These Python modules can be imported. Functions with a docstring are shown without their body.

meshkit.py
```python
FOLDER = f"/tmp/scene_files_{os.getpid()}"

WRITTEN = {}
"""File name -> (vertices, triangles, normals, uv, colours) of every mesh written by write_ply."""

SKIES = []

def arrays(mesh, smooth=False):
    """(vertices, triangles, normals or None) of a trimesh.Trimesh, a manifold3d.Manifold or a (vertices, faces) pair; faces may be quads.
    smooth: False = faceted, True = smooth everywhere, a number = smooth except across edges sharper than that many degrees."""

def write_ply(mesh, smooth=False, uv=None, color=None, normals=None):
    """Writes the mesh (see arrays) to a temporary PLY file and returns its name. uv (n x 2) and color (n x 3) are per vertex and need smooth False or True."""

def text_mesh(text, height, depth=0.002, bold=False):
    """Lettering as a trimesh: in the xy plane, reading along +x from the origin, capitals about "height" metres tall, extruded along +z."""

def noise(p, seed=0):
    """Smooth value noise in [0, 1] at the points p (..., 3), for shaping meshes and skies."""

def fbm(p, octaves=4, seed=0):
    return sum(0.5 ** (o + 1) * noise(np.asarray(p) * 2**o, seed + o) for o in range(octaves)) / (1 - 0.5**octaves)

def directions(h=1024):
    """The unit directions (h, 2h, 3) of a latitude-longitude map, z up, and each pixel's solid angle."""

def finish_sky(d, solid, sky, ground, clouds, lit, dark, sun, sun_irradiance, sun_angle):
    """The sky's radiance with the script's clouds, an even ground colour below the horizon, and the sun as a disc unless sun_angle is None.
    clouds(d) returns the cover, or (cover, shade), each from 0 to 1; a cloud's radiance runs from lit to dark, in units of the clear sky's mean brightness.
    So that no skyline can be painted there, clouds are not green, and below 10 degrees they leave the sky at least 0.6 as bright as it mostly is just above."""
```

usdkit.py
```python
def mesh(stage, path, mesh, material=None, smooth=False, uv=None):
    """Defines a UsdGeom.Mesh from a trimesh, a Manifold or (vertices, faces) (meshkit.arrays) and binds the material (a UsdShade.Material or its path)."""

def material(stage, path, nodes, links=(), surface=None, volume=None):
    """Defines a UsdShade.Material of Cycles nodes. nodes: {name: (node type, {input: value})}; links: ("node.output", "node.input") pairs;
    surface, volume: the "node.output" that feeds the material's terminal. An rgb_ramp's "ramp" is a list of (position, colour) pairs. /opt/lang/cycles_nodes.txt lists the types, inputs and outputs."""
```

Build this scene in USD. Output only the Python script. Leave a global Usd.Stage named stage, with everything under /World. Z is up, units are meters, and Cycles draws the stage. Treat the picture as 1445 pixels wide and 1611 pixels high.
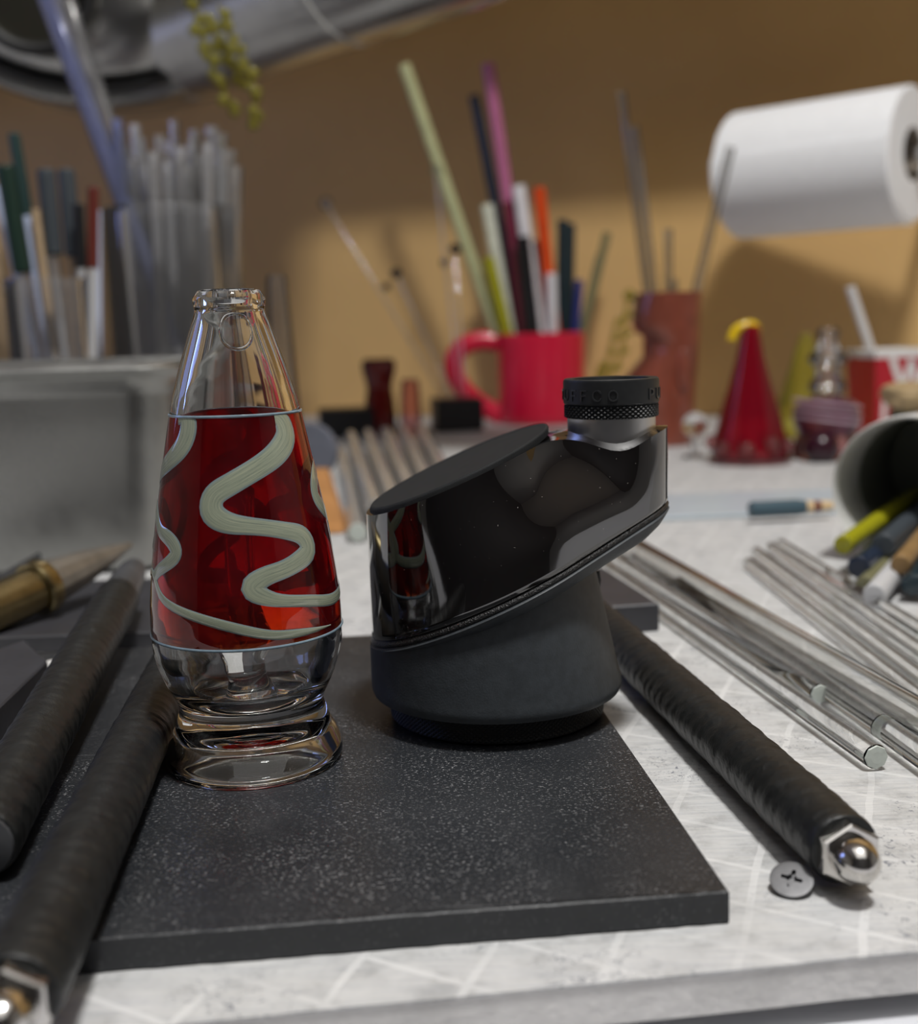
import math, random
import numpy as np, trimesh
import manifold3d as m3
from shapely.geometry import Polygon, Point, LineString, box as sbox
from shapely.ops import unary_union
from shapely import affinity
from pxr import Usd, UsdGeom, UsdLux, UsdShade, Sdf, Gf
import usdkit, meshkit

random.seed(7); rng = np.random.default_rng(7)
stage = Usd.Stage.CreateInMemory()
UsdGeom.SetStageUpAxis(stage, 'Z'); UsdGeom.SetStageMetersPerUnit(stage, 1.0)
UsdGeom.Xform.Define(stage, '/World')
PI = math.pi

# ------------------------------------------------------------------ camera
W, H, F = 1445.0, 1611.0, 1850.0
S = F / 1400.0
HC = 0.090                                   # eye height above the board
PITCH, ROLL = math.atan(284.5 / F), math.radians(1.7)
C = np.array([0, 0, HC])
_f = np.array([0, math.cos(PITCH), -math.sin(PITCH)])
_r0, _u0 = np.array([1.0, 0, 0]), np.array([0, math.sin(PITCH), math.cos(PITCH)])
_r = math.cos(ROLL) * _r0 - math.sin(ROLL) * _u0
_u = math.sin(ROLL) * _r0 + math.cos(ROLL) * _u0
cam = UsdGeom.Camera.Define(stage, '/World/camera')
cam.CreateHorizontalApertureAttr(36.0); cam.CreateVerticalApertureAttr(36.0 * H / W)
cam.CreateFocalLengthAttr(36.0 * F / W)
cam.CreateFStopAttr(15.5); cam.CreateFocusDistanceAttr(0.228)
cam.CreateClippingRangeAttr(Gf.Vec2f(0.02, 100))
cam.CreateExposureAttr(0.62)
mt = Gf.Matrix4d(1)
mt.SetRow(0, Gf.Vec4d(*_r, 0)); mt.SetRow(1, Gf.Vec4d(*_u, 0)); mt.SetRow(2, Gf.Vec4d(*(-_f), 0)); mt.SetRow(3, Gf.Vec4d(*C, 1))
cam.AddTransformOp().Set(mt)

# ------------------------------------------------------------------ light
def rect_light(name, pos, target, w, h, power, color):
    l = UsdLux.RectLight.Define(stage, '/World/' + name)
    l.CreateWidthAttr(w); l.CreateHeightAttr(h); l.CreateIntensityAttr(power); l.CreateColorAttr(Gf.Vec3f(*color))
    z = np.array(pos, float) - np.array(target, float); z /= np.linalg.norm(z)
    x = np.cross([0, 0, 1.0] if abs(z[2]) < .95 else [0, 1.0, 0], z); x /= np.linalg.norm(x); y = np.cross(z, x)
    M = Gf.Matrix4d(1)
    for i, v in enumerate((x, y, z)): M.SetRow(i, Gf.Vec4d(*v, 0))
    M.SetRow(3, Gf.Vec4d(*pos, 1)); l.AddTransformOp().Set(M)
    return l
KEY = (0.20, -0.04, 1.35)
rect_light('bench_lamp', KEY, (0.14, 0.30, 0.0), 0.16, 0.14, 160.0, (1.0, 0.985, 0.96))
rect_light('ceiling_light', (0.15, -0.30, 1.58), (0.15, -0.25, 0.0), 1.5, 1.8, 0.72, (1.0, 0.99, 0.975))
rect_light('window_light', (-1.77, 0.75, 0.55), (0.0, 0.45, 0.1), 0.5, 0.7, 2.4, (0.26, 0.38, 1.0))

# ------------------------------------------------------------------ pixel helpers (where a thing stands, from where the photograph shows it)
def ray(px, py): return _f + (px - W / 2) / F * _r - (py - H / 2) / F * _u
def P(px, py, Y):
    d = ray(px, py); return C + d * (Y / d[1])
def G(px, py, z=0.0):
    d = ray(px, py); return C + d * ((z - HC) / d[2])
def proj(p):
    q = np.asarray(p, float) - C; z = q @ _f
    return (W / 2 + F * (q @ _r) / z, H / 2 - F * (q @ _u) / z)
def zc(p): return float((np.asarray(p) - C) @ _f)
def A(*v): return np.array(v, float)

# ------------------------------------------------------------------ materials
LOOKS = '/World/Looks'
UsdGeom.Scope.Define(stage, LOOKS)
MAT = {}
def mat(name, color, rough=0.5, metal=0.0, var=0.0, vscale=60.0, bump=0.0, bscale=400.0, color2=None, **kw):
    """a principled surface, its tone varied by a noise and its surface roughened by another"""
    nodes = {'p': ('principled_bsdf', dict(base_color=color, roughness=rough, metallic=metal, **kw))}
    links = []
    if var or color2 is not None or bump: nodes['g'] = ('texture_coordinate', {})
    if var or color2 is not None:
        c2 = color2 if color2 is not None else tuple(c * (1 - var) for c in color)
        nodes['n'] = ('noise_texture', dict(scale=vscale, detail=4.0, roughness=0.6))
        nodes['m'] = ('map_range', dict(from_min=0.35, from_max=0.65, to_min=0.0, to_max=1.0, clamp=True))
        nodes['x'] = ('mix_color', dict(a=color, b=c2))
        links += [('g.object', 'n.vector'), ('n.fac', 'm.value'), ('m.result', 'x.fac'), ('x.result', 'p.base_color')]
    if bump:
        nodes['bn'] = ('noise_texture', dict(scale=bscale, detail=3.0))
        nodes['b'] = ('bump', dict(strength=bump, distance=0.0005))
        links += [('g.object', 'bn.vector'), ('bn.fac', 'b.height'), ('b.normal', 'p.normal')]
    MAT[name] = usdkit.material(stage, f'{LOOKS}/{name}', nodes, links, surface='p.BSDF')
    return MAT[name]
def glass(name, color=(1, 1, 1), rough=0.0, ior=1.47):
    MAT[name] = usdkit.material(stage, f'{LOOKS}/{name}', {'p': ('glass_bsdf', dict(color=color, roughness=rough, IOR=ior))}, [], surface='p.BSDF')
    return MAT[name]
def clear(name, tint, gloss_rough=0.05, body=None, body_w=0.0, ior=1.5):
    """thin blown glass: light passes straight through it, tinted, with a mirror gloss by the angle, and some body colour"""
    nodes = {'t': ('transparent_bsdf', dict(color=tint)), 'g': ('glossy_bsdf', dict(color=(1, 1, 1), roughness=gloss_rough)),
             'f': ('fresnel', dict(IOR=ior)), 'm': ('mix_closure', {})}
    links = [('f.fac', 'm.fac'), ('g.BSDF', 'm.closure2')]
    if body_w:
        nodes['d'] = ('diffuse_bsdf', dict(color=body)); nodes['l'] = ('translucent_bsdf', dict(color=body))
        nodes['dl'] = ('mix_closure', dict(fac=0.5)); nodes['w'] = ('mix_closure', dict(fac=body_w))
        links += [('d.BSDF', 'dl.closure1'), ('l.BSDF', 'dl.closure2'), ('t.BSDF', 'w.closure1'), ('dl.closure', 'w.closure2'), ('w.closure', 'm.closure1')]
    else: links += [('t.BSDF', 'm.closure1')]
    MAT[name] = usdkit.material(stage, f'{LOOKS}/{name}', nodes, links, surface='m.closure')
    return MAT[name]
M = MAT

# ------------------------------------------------------------------ scene tree helpers
USED = {}
def numbered(parent, name):
    k = (parent, name); n = USED.get(k, 0); USED[k] = n + 1
    return name if n == 0 else f'{name}_{n:03d}'
def put(prim, label=None, cat=None, group=None, kind=None):
    for k, v in (('label', label), ('category', cat), ('group', group), ('kind', kind)):
        if v: prim.SetCustomDataByKey(k, v)
def thing(name, label, cat, loc=(0, 0, 0), group=None):
    x = UsdGeom.Xform.Define(stage, '/World/' + numbered('/World', name)); x.AddTranslateOp().Set(Gf.Vec3d(*map(float, loc)))
    put(x.GetPrim(), label, cat, group)
    x.loc = np.array(loc, float)
    return x
def origin(p):
    return getattr(p, 'loc', np.zeros(3))
def part(parent, name, mesh, material, smooth=35, label=None, uv=None, kind=None):
    """one mesh, given in world coordinates, stored as a child of parent in the parent's own"""
    base = str(parent.GetPath()); path = base + '/' + numbered(base, name)
    v, f, *_ = meshkit.arrays(mesh, False)
    tm = trimesh.Trimesh(v - origin(parent), f, process=False)
    o = usdkit.mesh(stage, path, tm, material, smooth=smooth, uv=uv)
    o.loc = origin(parent)
    put(o.GetPrim(), label, kind=kind)
    return o
def struct(name, mesh, material, label=None, smooth=False):
    o = usdkit.mesh(stage, '/World/' + numbered('/World', name), mesh, material, smooth=smooth)
    put(o.GetPrim(), label, None, None, 'structure')
    o.loc = np.zeros(3)
    return o

# ------------------------------------------------------------------ shapes
def cat(*ms): return trimesh.util.concatenate([m for m in ms])
def fixn(m):
    if m.is_watertight and m.volume < 0: m.invert()
    return m
def loft(rings, cap=True, closed=False):
    """rings: list of equally long closed loops of points"""
    R = [np.asarray(r, float) for r in rings]; n = len(R[0]); k = len(R)
    v = list(np.vstack(R)); f = []
    for i in range(k if closed else k - 1):
        a, b = i * n, ((i + 1) % k) * n
        for j in range(n):
            j2 = (j + 1) % n
            f += [[a + j, a + j2, b + j2], [a + j, b + j2, b + j]]
    if cap and not closed:
        for idx, base, flip in ((0, 0, True), (k - 1, (k - 1) * n, False)):
            c = len(v); v.append(R[idx].mean(0))
            for j in range(n):
                j2 = (j + 1) % n
                f.append([c, base + j2, base + j] if flip else [c, base + j, base + j2])
    m = trimesh.Trimesh(np.array(v), np.array(f), process=False)
    return fixn(m)
def lathe(prof, n=64, center=(0, 0, 0), axis=None, closed=False):
    """prof: (r, z) pairs; ends at r=0 close themselves. axis: (origin, direction) instead of z"""
    t = np.arange(n) / n * 2 * PI
    ring = np.stack([np.cos(t), np.sin(t), 0 * t], 1)
    rings = [ring * max(r, 1e-6) + [0, 0, z] for r, z in prof]
    m = loft(rings, cap=not closed, closed=closed)
    if axis is not None:
        m.apply_transform(trimesh.geometry.align_vectors([0, 0, 1], np.asarray(axis[1], float) / np.linalg.norm(axis[1])))
        m.apply_translation(axis[0])
    else: m.apply_translation(center)
    return m
def strip(prof, n=96, center=(0, 0, 0)):
    """an open surface of revolution"""
    t = np.arange(n) / n * 2 * PI
    ring = np.stack([np.cos(t), np.sin(t), 0 * t], 1)
    m = loft([ring * max(r, 1e-6) + [0, 0, z] for r, z in prof], cap=False)
    m.apply_translation(center); return m
def frames(path):
    p = np.asarray(path, float); t = np.gradient(p, axis=0); t /= np.linalg.norm(t, axis=1)[:, None]
    u = np.cross(t[0], [0, 0, 1.0]);
    if np.linalg.norm(u) < 1e-3: u = np.cross(t[0], [0, 1.0, 0])
    u /= np.linalg.norm(u); U = [u]
    for i in range(1, len(p)):
        u = U[-1] - t[i] * (U[-1] @ t[i]); U.append(u / np.linalg.norm(u))
    U = np.array(U); return p, t, U, np.cross(t, U)
def tube(path, r, n=16, flat=1.0):
    p, t, U, V = frames(path); r = np.broadcast_to(r, len(p)); a = np.arange(n) / n * 2 * PI
    return loft([p[i] + r[i] * (np.cos(a)[:, None] * U[i] + flat * np.sin(a)[:, None] * V[i]) for i in range(len(p))])
def rod(a, b, r, n=16, ch=0.15):
    """a straight rod with slightly fire-polished ends"""
    a, b = np.asarray(a, float), np.asarray(b, float); L = np.linalg.norm(b - a); c = r * ch
    return lathe([(r - c, 0), (r - c * .3, c * .35), (r, c), (r, L - c), (r - c * .3, L - c * .35), (r - c, L)], n, axis=(a, b - a))
def hollow(a, b, r, ri, n=16):
    a, b = np.asarray(a, float), np.asarray(b, float); L = np.linalg.norm(b - a)
    return lathe([(ri, 0), (r, 0), (r, L), (ri, L)], n, axis=(a, b - a), closed=True)
def spline(pts, n=40):
    from scipy.interpolate import CubicSpline
    p = np.asarray(pts, float); d = np.r_[0, np.cumsum(np.linalg.norm(np.diff(p[:, :min(3, p.shape[1])], axis=0), axis=1))]
    return CubicSpline(d, p)(np.linspace(0, d[-1], n))
def cbox(size, center=(0, 0, 0), ch=0.0006, yaw=0.0):
    """a box with chamfered edges"""
    s = np.array(size) / 2; pts = []
    for sx in (-1, 1):
        for sy in (-1, 1):
            for sz in (-1, 1):
                for k in range(3):
                    q = s - ch; q[k] = s[k]; pts.append(q * [sx, sy, sz])
    m = trimesh.convex.convex_hull(np.array(pts))
    m.apply_transform(trimesh.transformations.rotation_matrix(yaw, [0, 0, 1])); m.apply_translation(center); return m
def slab(poly, z0, z1, ch=0.0006):
    """a plan polygon (shapely) as a slab with a chamfered rim, top and bottom"""
    poly = poly if isinstance(poly, Polygon) else Polygon(poly)
    P0 = np.array(poly.exterior.coords)[:-1]
    if not poly.exterior.is_ccw: P0 = P0[::-1]
    def inset(d):
        c = P0; n = len(c); out = []
        for i in range(n):
            e1 = c[i] - c[i - 1]; e2 = c[(i + 1) % n] - c[i]; n1 = A(-e1[1], e1[0]) / np.linalg.norm(e1); n2 = A(-e2[1], e2[0]) / np.linalg.norm(e2)
            b = (n1 + n2); b /= max(1e-9, b @ n1); out.append(c[i] + b * d)
        return np.array(out)
    I = inset(ch)
    def ring(p, z): return np.c_[p, np.full(len(p), z)]
    return loft([ring(I, z0), ring(P0, z0 + ch), ring(P0, z1 - ch), ring(I, z1)])
def ball(c, r, sub=2, sq=(1, 1, 1)):
    m = trimesh.creation.icosphere(sub, r); m.vertices *= sq; m.apply_translation(c); return m
def torus(c, R, r, axis=(0, 0, 1), n=48, k=12):
    a = np.arange(k) / k * 2 * PI
    m = lathe([(R + r * math.cos(t), r * math.sin(t)) for t in a], n, axis=(c, axis), closed=True); return fixn(m)
def manifold(m): return m3.Manifold(m3.Mesh(np.asarray(m.vertices, np.float32), np.asarray(m.faces, np.uint32)))
def from_m(m):
    k = m.to_mesh(); return trimesh.Trimesh(k.vert_properties[:, :3], k.tri_verts, process=False)

# ================================================================== THE SETTING
WALL_YAW = math.radians(22.0)
WN = A(-math.sin(WALL_YAW), -math.cos(WALL_YAW), 0); WT = A(math.cos(WALL_YAW), -math.sin(WALL_YAW), 0)
W0 = A(0.03, 1.255, 0)
def on_wall(s, out, z): return W0 + WT * s + WN * out + A(0, 0, z)
def wall_block(s0, s1, o0, o1, z0, z1, ch=0.0):
    pts = [on_wall(s, o, z) for s in (s0, s1) for o in (o0, o1) for z in (z0, z1)]
    return trimesh.convex.convex_hull(np.array(pts))
# tan painted hardboard wall
g = {'c': ('geometry', {}), 'n': ('noise_texture', dict(scale=5.0, detail=5.0, roughness=0.65)), 'n2': ('noise_texture', dict(scale=420.0, detail=2.0)),
     'r': ('rgb_ramp', dict(ramp=[(0.3, (0.65, 0.41, 0.158)), (0.7, (0.73, 0.475, 0.188))])), 'p': ('principled_bsdf', dict(roughness=0.6)),
     'b': ('bump', dict(strength=0.25, distance=0.0006))}
M['wall_tan'] = usdkit.material(stage, LOOKS + '/wall_tan', g, [('c.position', 'n.vector'), ('c.position', 'n2.vector'), ('n.fac', 'r.fac'), ('r.color', 'p.base_color'), ('n2.fac', 'b.height'), ('b.normal', 'p.normal')], surface='p.BSDF')
mat('shelf_wood', (0.42, 0.29, 0.16), 0.5, var=0.3, vscale=30)
mat('bench_white', (0.72, 0.73, 0.77), 0.35, var=0.06, vscale=40)
mat('room_paint', (0.46, 0.455, 0.44), 0.7, var=0.08, vscale=3)
mat('ceiling_paint', (0.75, 0.74, 0.72), 0.8, var=0.05, vscale=3)
struct('wall_back', wall_block(-2.0, 1.93, -0.02, 0.0, -0.90, 1.60), M['wall_tan'], 'tan painted hardboard wall behind the bench')
struct('trim_1', wall_block(-1.2, 1.0, 0.0005, 0.222, 0.428, 0.446), M['shelf_wood'], 'wooden wall shelf above the bench')
BENCH_Z = -0.0106
bp = [on_wall(-1.3, 0.003, 0)[:2], A(-0.95, 0.08), A(0.95, 0.08), on_wall(1.1, 0.003, 0)[:2]]
struct('bench_top', slab(Polygon(bp), BENCH_Z - 0.03, BENCH_Z, 0.001), M['bench_white'], 'white laminate bench top under the work board')

def rbox(x0, x1, y0, y1, z0, z1): return trimesh.creation.box(bounds=[(x0, y0, z0), (x1, y1, z1)])
struct('ceiling', rbox(-1.8, 1.8, -1.3, 2.0, 1.6, 1.64), M['ceiling_paint'], 'white ceiling')
struct('wall_left', rbox(-1.84, -1.8, -1.3, 2.0, -0.9, 1.6), M['room_paint'], 'grey painted wall on the left')
struct('wall_right', rbox(1.8, 1.84, -1.3, 0.6, -0.9, 1.6), M['room_paint'], 'grey painted wall on the right')
mat('dark_paint', (0.07, 0.07, 0.075), 0.7, var=0.1, vscale=3)
struct('wall_front', rbox(-1.8, 1.8, -1.34, -1.3, -0.9, 1.6), M['dark_paint'], 'dark grey painted wall behind the viewer')
mat('floor_grey', (0.22, 0.21, 0.20), 0.6, var=0.2, vscale=4)
struct('floor', rbox(-1.8, 1.8, -1.3, 2.0, -0.94, -0.9), M['floor_grey'], 'grey floor')

# ------------------------------------------------------------------ work board (white fibre cement, parallel to the plate)
YB = math.radians(7.0)
BX, BY = A(math.cos(YB), math.sin(YB)), A(-math.sin(YB), math.cos(YB))      # along its front edge, and away from us
BT = 0.0066
g = {'c': ('geometry', {}),
     'rot': ('mapping', dict(mapping_type='point', rotation=(0, 0, math.radians(-60)))), 'sep': ('separate_xyz', {}),
     # two sets of faint raised strokes, crossing
     'wob': ('noise_texture', dict(scale=45.0, detail=3.0)), 'fx': ('math', dict(math_type='multiply_add', value2=76.0)), 'wobs': ('math', dict(math_type='multiply', value2=0.16)),
     'fr': ('math', dict(math_type='fraction')), 'lo': ('math', dict(math_type='less_than', value2=0.085)),
     'rot2': ('mapping', dict(mapping_type='point', rotation=(0, 0, math.radians(20)))), 'sep2': ('separate_xyz', {}),
     'fx2': ('math', dict(math_type='multiply_add', value2=58.0)), 'fr2': ('math', dict(math_type='fraction')), 'lo2': ('math', dict(math_type='less_than', value2=0.075)),
     'grid': ('math', dict(math_type='maximum')),
     'n1': ('noise_texture', dict(scale=130.0, detail=6.0, roughness=0.7)), 'r1': ('rgb_ramp', dict(ramp=[(0.28, (0.37, 0.37, 0.365)), (0.48, (0.54, 0.54, 0.535)), (0.72, (0.62, 0.62, 0.615))])),
     'str': ('mapping', dict(mapping_type='point', rotation=(0, 0, -YB - 0.1), scale=(90.0, 900.0, 1.0))), 'n2': ('noise_texture', dict(scale=1.0, detail=4.0)),
     'r2': ('rgb_ramp', dict(ramp=[(0.35, (0.74, 0.76, 0.80)), (0.6, (1, 1, 1))])), 'mul': ('mix_color', dict(blend_type='multiply', fac=0.5)),
     'gm': ('mix_color', dict(b=(0.70, 0.70, 0.695))), 'gf': ('math', dict(math_type='multiply')), 'wr': ('map_range', dict(from_min=0.35, from_max=0.65, to_min=0.15, to_max=0.75, clamp=True)),
     # graphite smudges, clustered
     'n3': ('noise_texture', dict(scale=620.0, detail=4.0, roughness=0.7, distortion=1.2)), 'n4': ('noise_texture', dict(scale=38.0, detail=2.0)),
     't3': ('map_range', dict(from_min=0.56, from_max=0.64, to_min=0, to_max=0.9, clamp=True)), 't4': ('map_range', dict(from_min=0.48, from_max=0.60, to_min=0, to_max=1, clamp=True)),
     'sm': ('math', dict(math_type='multiply')), 'fin': ('mix_color', dict(b=(0.14, 0.15, 0.18))),
     'h': ('math', dict(math_type='multiply_add', value2=0.5)), 'b': ('bump', dict(strength=0.35, distance=0.0005)), 'p': ('principled_bsdf', dict(roughness=0.6))}
L = [('c.position', 'rot.vector'), ('rot.vector', 'sep.vector'), ('c.position', 'wob.vector'), ('sep.x', 'fx.value1'), ('wob.fac', 'wobs.value1'), ('wobs.value', 'fx.value3'), ('fx.value', 'fr.value1'), ('fr.value', 'lo.value1'),
     ('c.position', 'rot2.vector'), ('rot2.vector', 'sep2.vector'), ('sep2.x', 'fx2.value1'), ('wobs.value', 'fx2.value3'), ('fx2.value', 'fr2.value1'), ('fr2.value', 'lo2.value1'),
     ('lo.value', 'grid.value1'), ('lo2.value', 'grid.value2'), ('c.position', 'n1.vector'), ('n1.fac', 'r1.fac'), ('c.position', 'str.vector'), ('str.vector', 'n2.vector'), ('n2.fac', 'r2.fac'),
     ('r1.color', 'mul.a'), ('r2.color', 'mul.b'), ('mul.result', 'gm.a'), ('grid.value', 'gf.value1'), ('wob.fac', 'wr.value'), ('wr.result', 'gf.value2'), ('gf.value', 'gm.fac'), ('c.position', 'n3.vector'), ('c.position', 'n4.vector'),
     ('n3.fac', 't3.value'), ('n4.fac', 't4.value'), ('t3.result', 'sm.value1'), ('t4.result', 'sm.value2'), ('gm.result', 'fin.a'), ('sm.value', 'fin.fac'), ('fin.result', 'p.base_color'),
     ('grid.value', 'h.value1'), ('n2.fac', 'h.value3'), ('h.value', 'b.height'), ('b.normal', 'p.normal')]
M['board'] = usdkit.material(stage, LOOKS + '/board', g, L, surface='p.BSDF')
mat('board_edge', (0.76, 0.745, 0.73), 0.8, var=0.2, vscale=90, bump=0.5, bscale=700)
f1, f2 = G(1000, 1540, 0)[:2], G(1445, 1495.5, 0)[:2]
BX = (f2 - f1) / np.linalg.norm(f2 - f1); BY = A(-BX[1], BX[0])
fl, fr_ = f1 - BX * 0.62, f1 + BX * 0.72
def hitwall(p):   # walk from p away from us to 4 mm short of the wall
    t = ((W0[:2] + WN[:2] * 0.004 - p) @ WN[:2]) / (BY @ WN[:2]); return p + BY * t
edge = [fl + (fr_ - fl) * t for t in np.linspace(0, 1, 260)]
edge = [e + BY * (0.00035 * (meshkit.noise(A(i * .35, 3, 0)) + meshkit.noise(A(i * .11, 9, 0)) - 1)) for i, e in enumerate(edge)]
poly = Polygon(edge + [hitwall(fr_), hitwall(fl)])
tb = thing('work_board', 'white fibre cement work board with grey cut edge covering the bench', 'work board', A(*f1, -BT))
def plan(poly, z0, z1):
    m = trimesh.creation.extrude_polygon(poly, z1 - z0, engine='earcut'); m.apply_translation([0, 0, z0]); return m
part(tb, 'top_skin', plan(poly, -0.0004, 0.0), M['board'], smooth=False)
part(tb, 'core', plan(poly.buffer(-0.00025), -BT, -0.0004), M['board_edge'], smooth=False, label='grey cut edge of the board')
for i, (u, v) in enumerate(((0.05, 0.05), (0.85, 0.05), (0.05, 0.5), (0.5, 0.5), (0.5, 0.035))):   # battens the board lies on, back from its edge
    q = fl + BX * (u * 1.34) + BY * (0.012 + v)
    part(tb, 'batten', cbox((0.12, 0.03, -BENCH_Z - BT), A(*q, (BENCH_Z - BT) / 2) + A(0, 0, 0), 0.0005, math.atan2(BX[1], BX[0])), M['shelf_wood'], smooth=False)

# ================================================================== GRAPHITE PLATE
MT = 0.0053                                  # its top
g = {'c': ('geometry', {}), 'map': ('mapping', dict(mapping_type='point', scale=(1.0, 1.6, 1.0))),
     'n1': ('noise_texture', dict(scale=1500.0, detail=3.0, roughness=0.6, distortion=0.6)), 't1': ('map_range', dict(from_min=0.585, from_max=0.68, to_min=0, to_max=0.6, clamp=True)),
     'n2': ('noise_texture', dict(scale=55.0, detail=4.0)), 't2': ('map_range', dict(from_min=0.36, from_max=0.66, to_min=0.15, to_max=1, clamp=True)),
     'sp': ('math', dict(math_type='multiply')),
     'n5': ('voronoi_texture', dict(scale=520.0, randomness=1.0)), 't5': ('map_range', dict(from_min=0.0, from_max=0.16, to_min=0.8, to_max=0, clamp=True)), 'sp2': ('math', dict(math_type='maximum')),
     'n3': ('noise_texture', dict(scale=24.0, detail=6.0, roughness=0.65)), 'r3': ('rgb_ramp', dict(ramp=[(0.3, (0.015, 0.017, 0.020)), (0.7, (0.028, 0.030, 0.034))])),
     'sc': ('mapping', dict(mapping_type='point', rotation=(0, 0, 0.9), scale=(22.0, 1100.0, 1.0))), 'n4': ('noise_texture', dict(scale=1.0, detail=2.0)), 't4': ('map_range', dict(from_min=0.72, from_max=0.80, to_min=0, to_max=0.25, clamp=True)),
     'nz': ('separate_xyz', {}), 'up': ('map_range', dict(from_min=0.2, from_max=0.8, to_min=0.22, to_max=1, clamp=True)), 'mm': ('math', dict(math_type='multiply')),
     'mx': ('math', dict(math_type='maximum')), 'fin': ('mix_color', dict(b=(0.52, 0.52, 0.53))),
     'rr': ('map_range', dict(from_min=0.3, from_max=0.7, to_min=0.30, to_max=0.46)), 'b': ('bump', dict(strength=0.12, distance=0.0003)), 'p': ('principled_bsdf', dict(roughness=0.4))}
L = [('c.position', 'map.vector'), ('map.vector', 'n1.vector'), ('n1.fac', 't1.value'), ('c.position', 'n2.vector'), ('n2.fac', 't2.value'), ('t1.result', 'sp2.value1'), ('map.vector', 'n5.vector'), ('n5.distance', 't5.value'), ('t5.result', 'sp2.value2'), ('sp2.value', 'sp.value1'), ('t2.result', 'sp.value2'),
     ('c.position', 'n3.vector'), ('n3.fac', 'r3.fac'), ('c.position', 'sc.vector'), ('sc.vector', 'n4.vector'), ('n4.fac', 't4.value'), ('sp.value', 'mx.value1'), ('t4.result', 'mx.value2'),
     ('c.true_normal', 'nz.vector'), ('nz.z', 'up.value'), ('mx.value', 'mm.value1'), ('up.result', 'mm.value2'), ('r3.color', 'fin.a'), ('mm.value', 'fin.fac'), ('fin.result', 'p.base_color'), ('n3.fac', 'rr.value'), ('rr.result', 'p.roughness'), ('n1.fac', 'b.height'), ('b.normal', 'p.normal')]
M['graphite'] = usdkit.material(stage, LOOKS + '/graphite', g, L, surface='p.BSDF')
mat('graphite_block', (0.045, 0.045, 0.052), 0.45, var=0.25, vscale=90, bump=0.15, bscale=900)
c0 = G(1148, 1402, MT)[:2]; c1 = G(143, 1478, MT)[:2]
ex = (c0 - c1) / np.linalg.norm(c0 - c1); ey = A(-ex[1], ex[0])
depth = (G(562, 1000, MT)[:2] - c0) @ ey
t = thing('graphite_plate', 'large scratched dark graphite plate under the glass bottle and the device', 'graphite plate', A(*c0, 0))
def chip(i, amp): return ey * amp * (meshkit.noise(A(i * .5, 1, 2)) + meshkit.noise(A(i * .17, 5, 2)) - 1)
fe = [c0 - ex * s for s in np.linspace(0, 0.165, 160)]
pl = [p + chip(i, .00022) for i, p in enumerate(fe)]
pl[0] = c0
part(t, 'plate', slab(Polygon(pl[::-1] + [c0 + ey * depth, c0 - ex * 0.165 + ey * depth][0:2]), 0.0, MT, 0.00025), M['graphite'], smooth=25)

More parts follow.
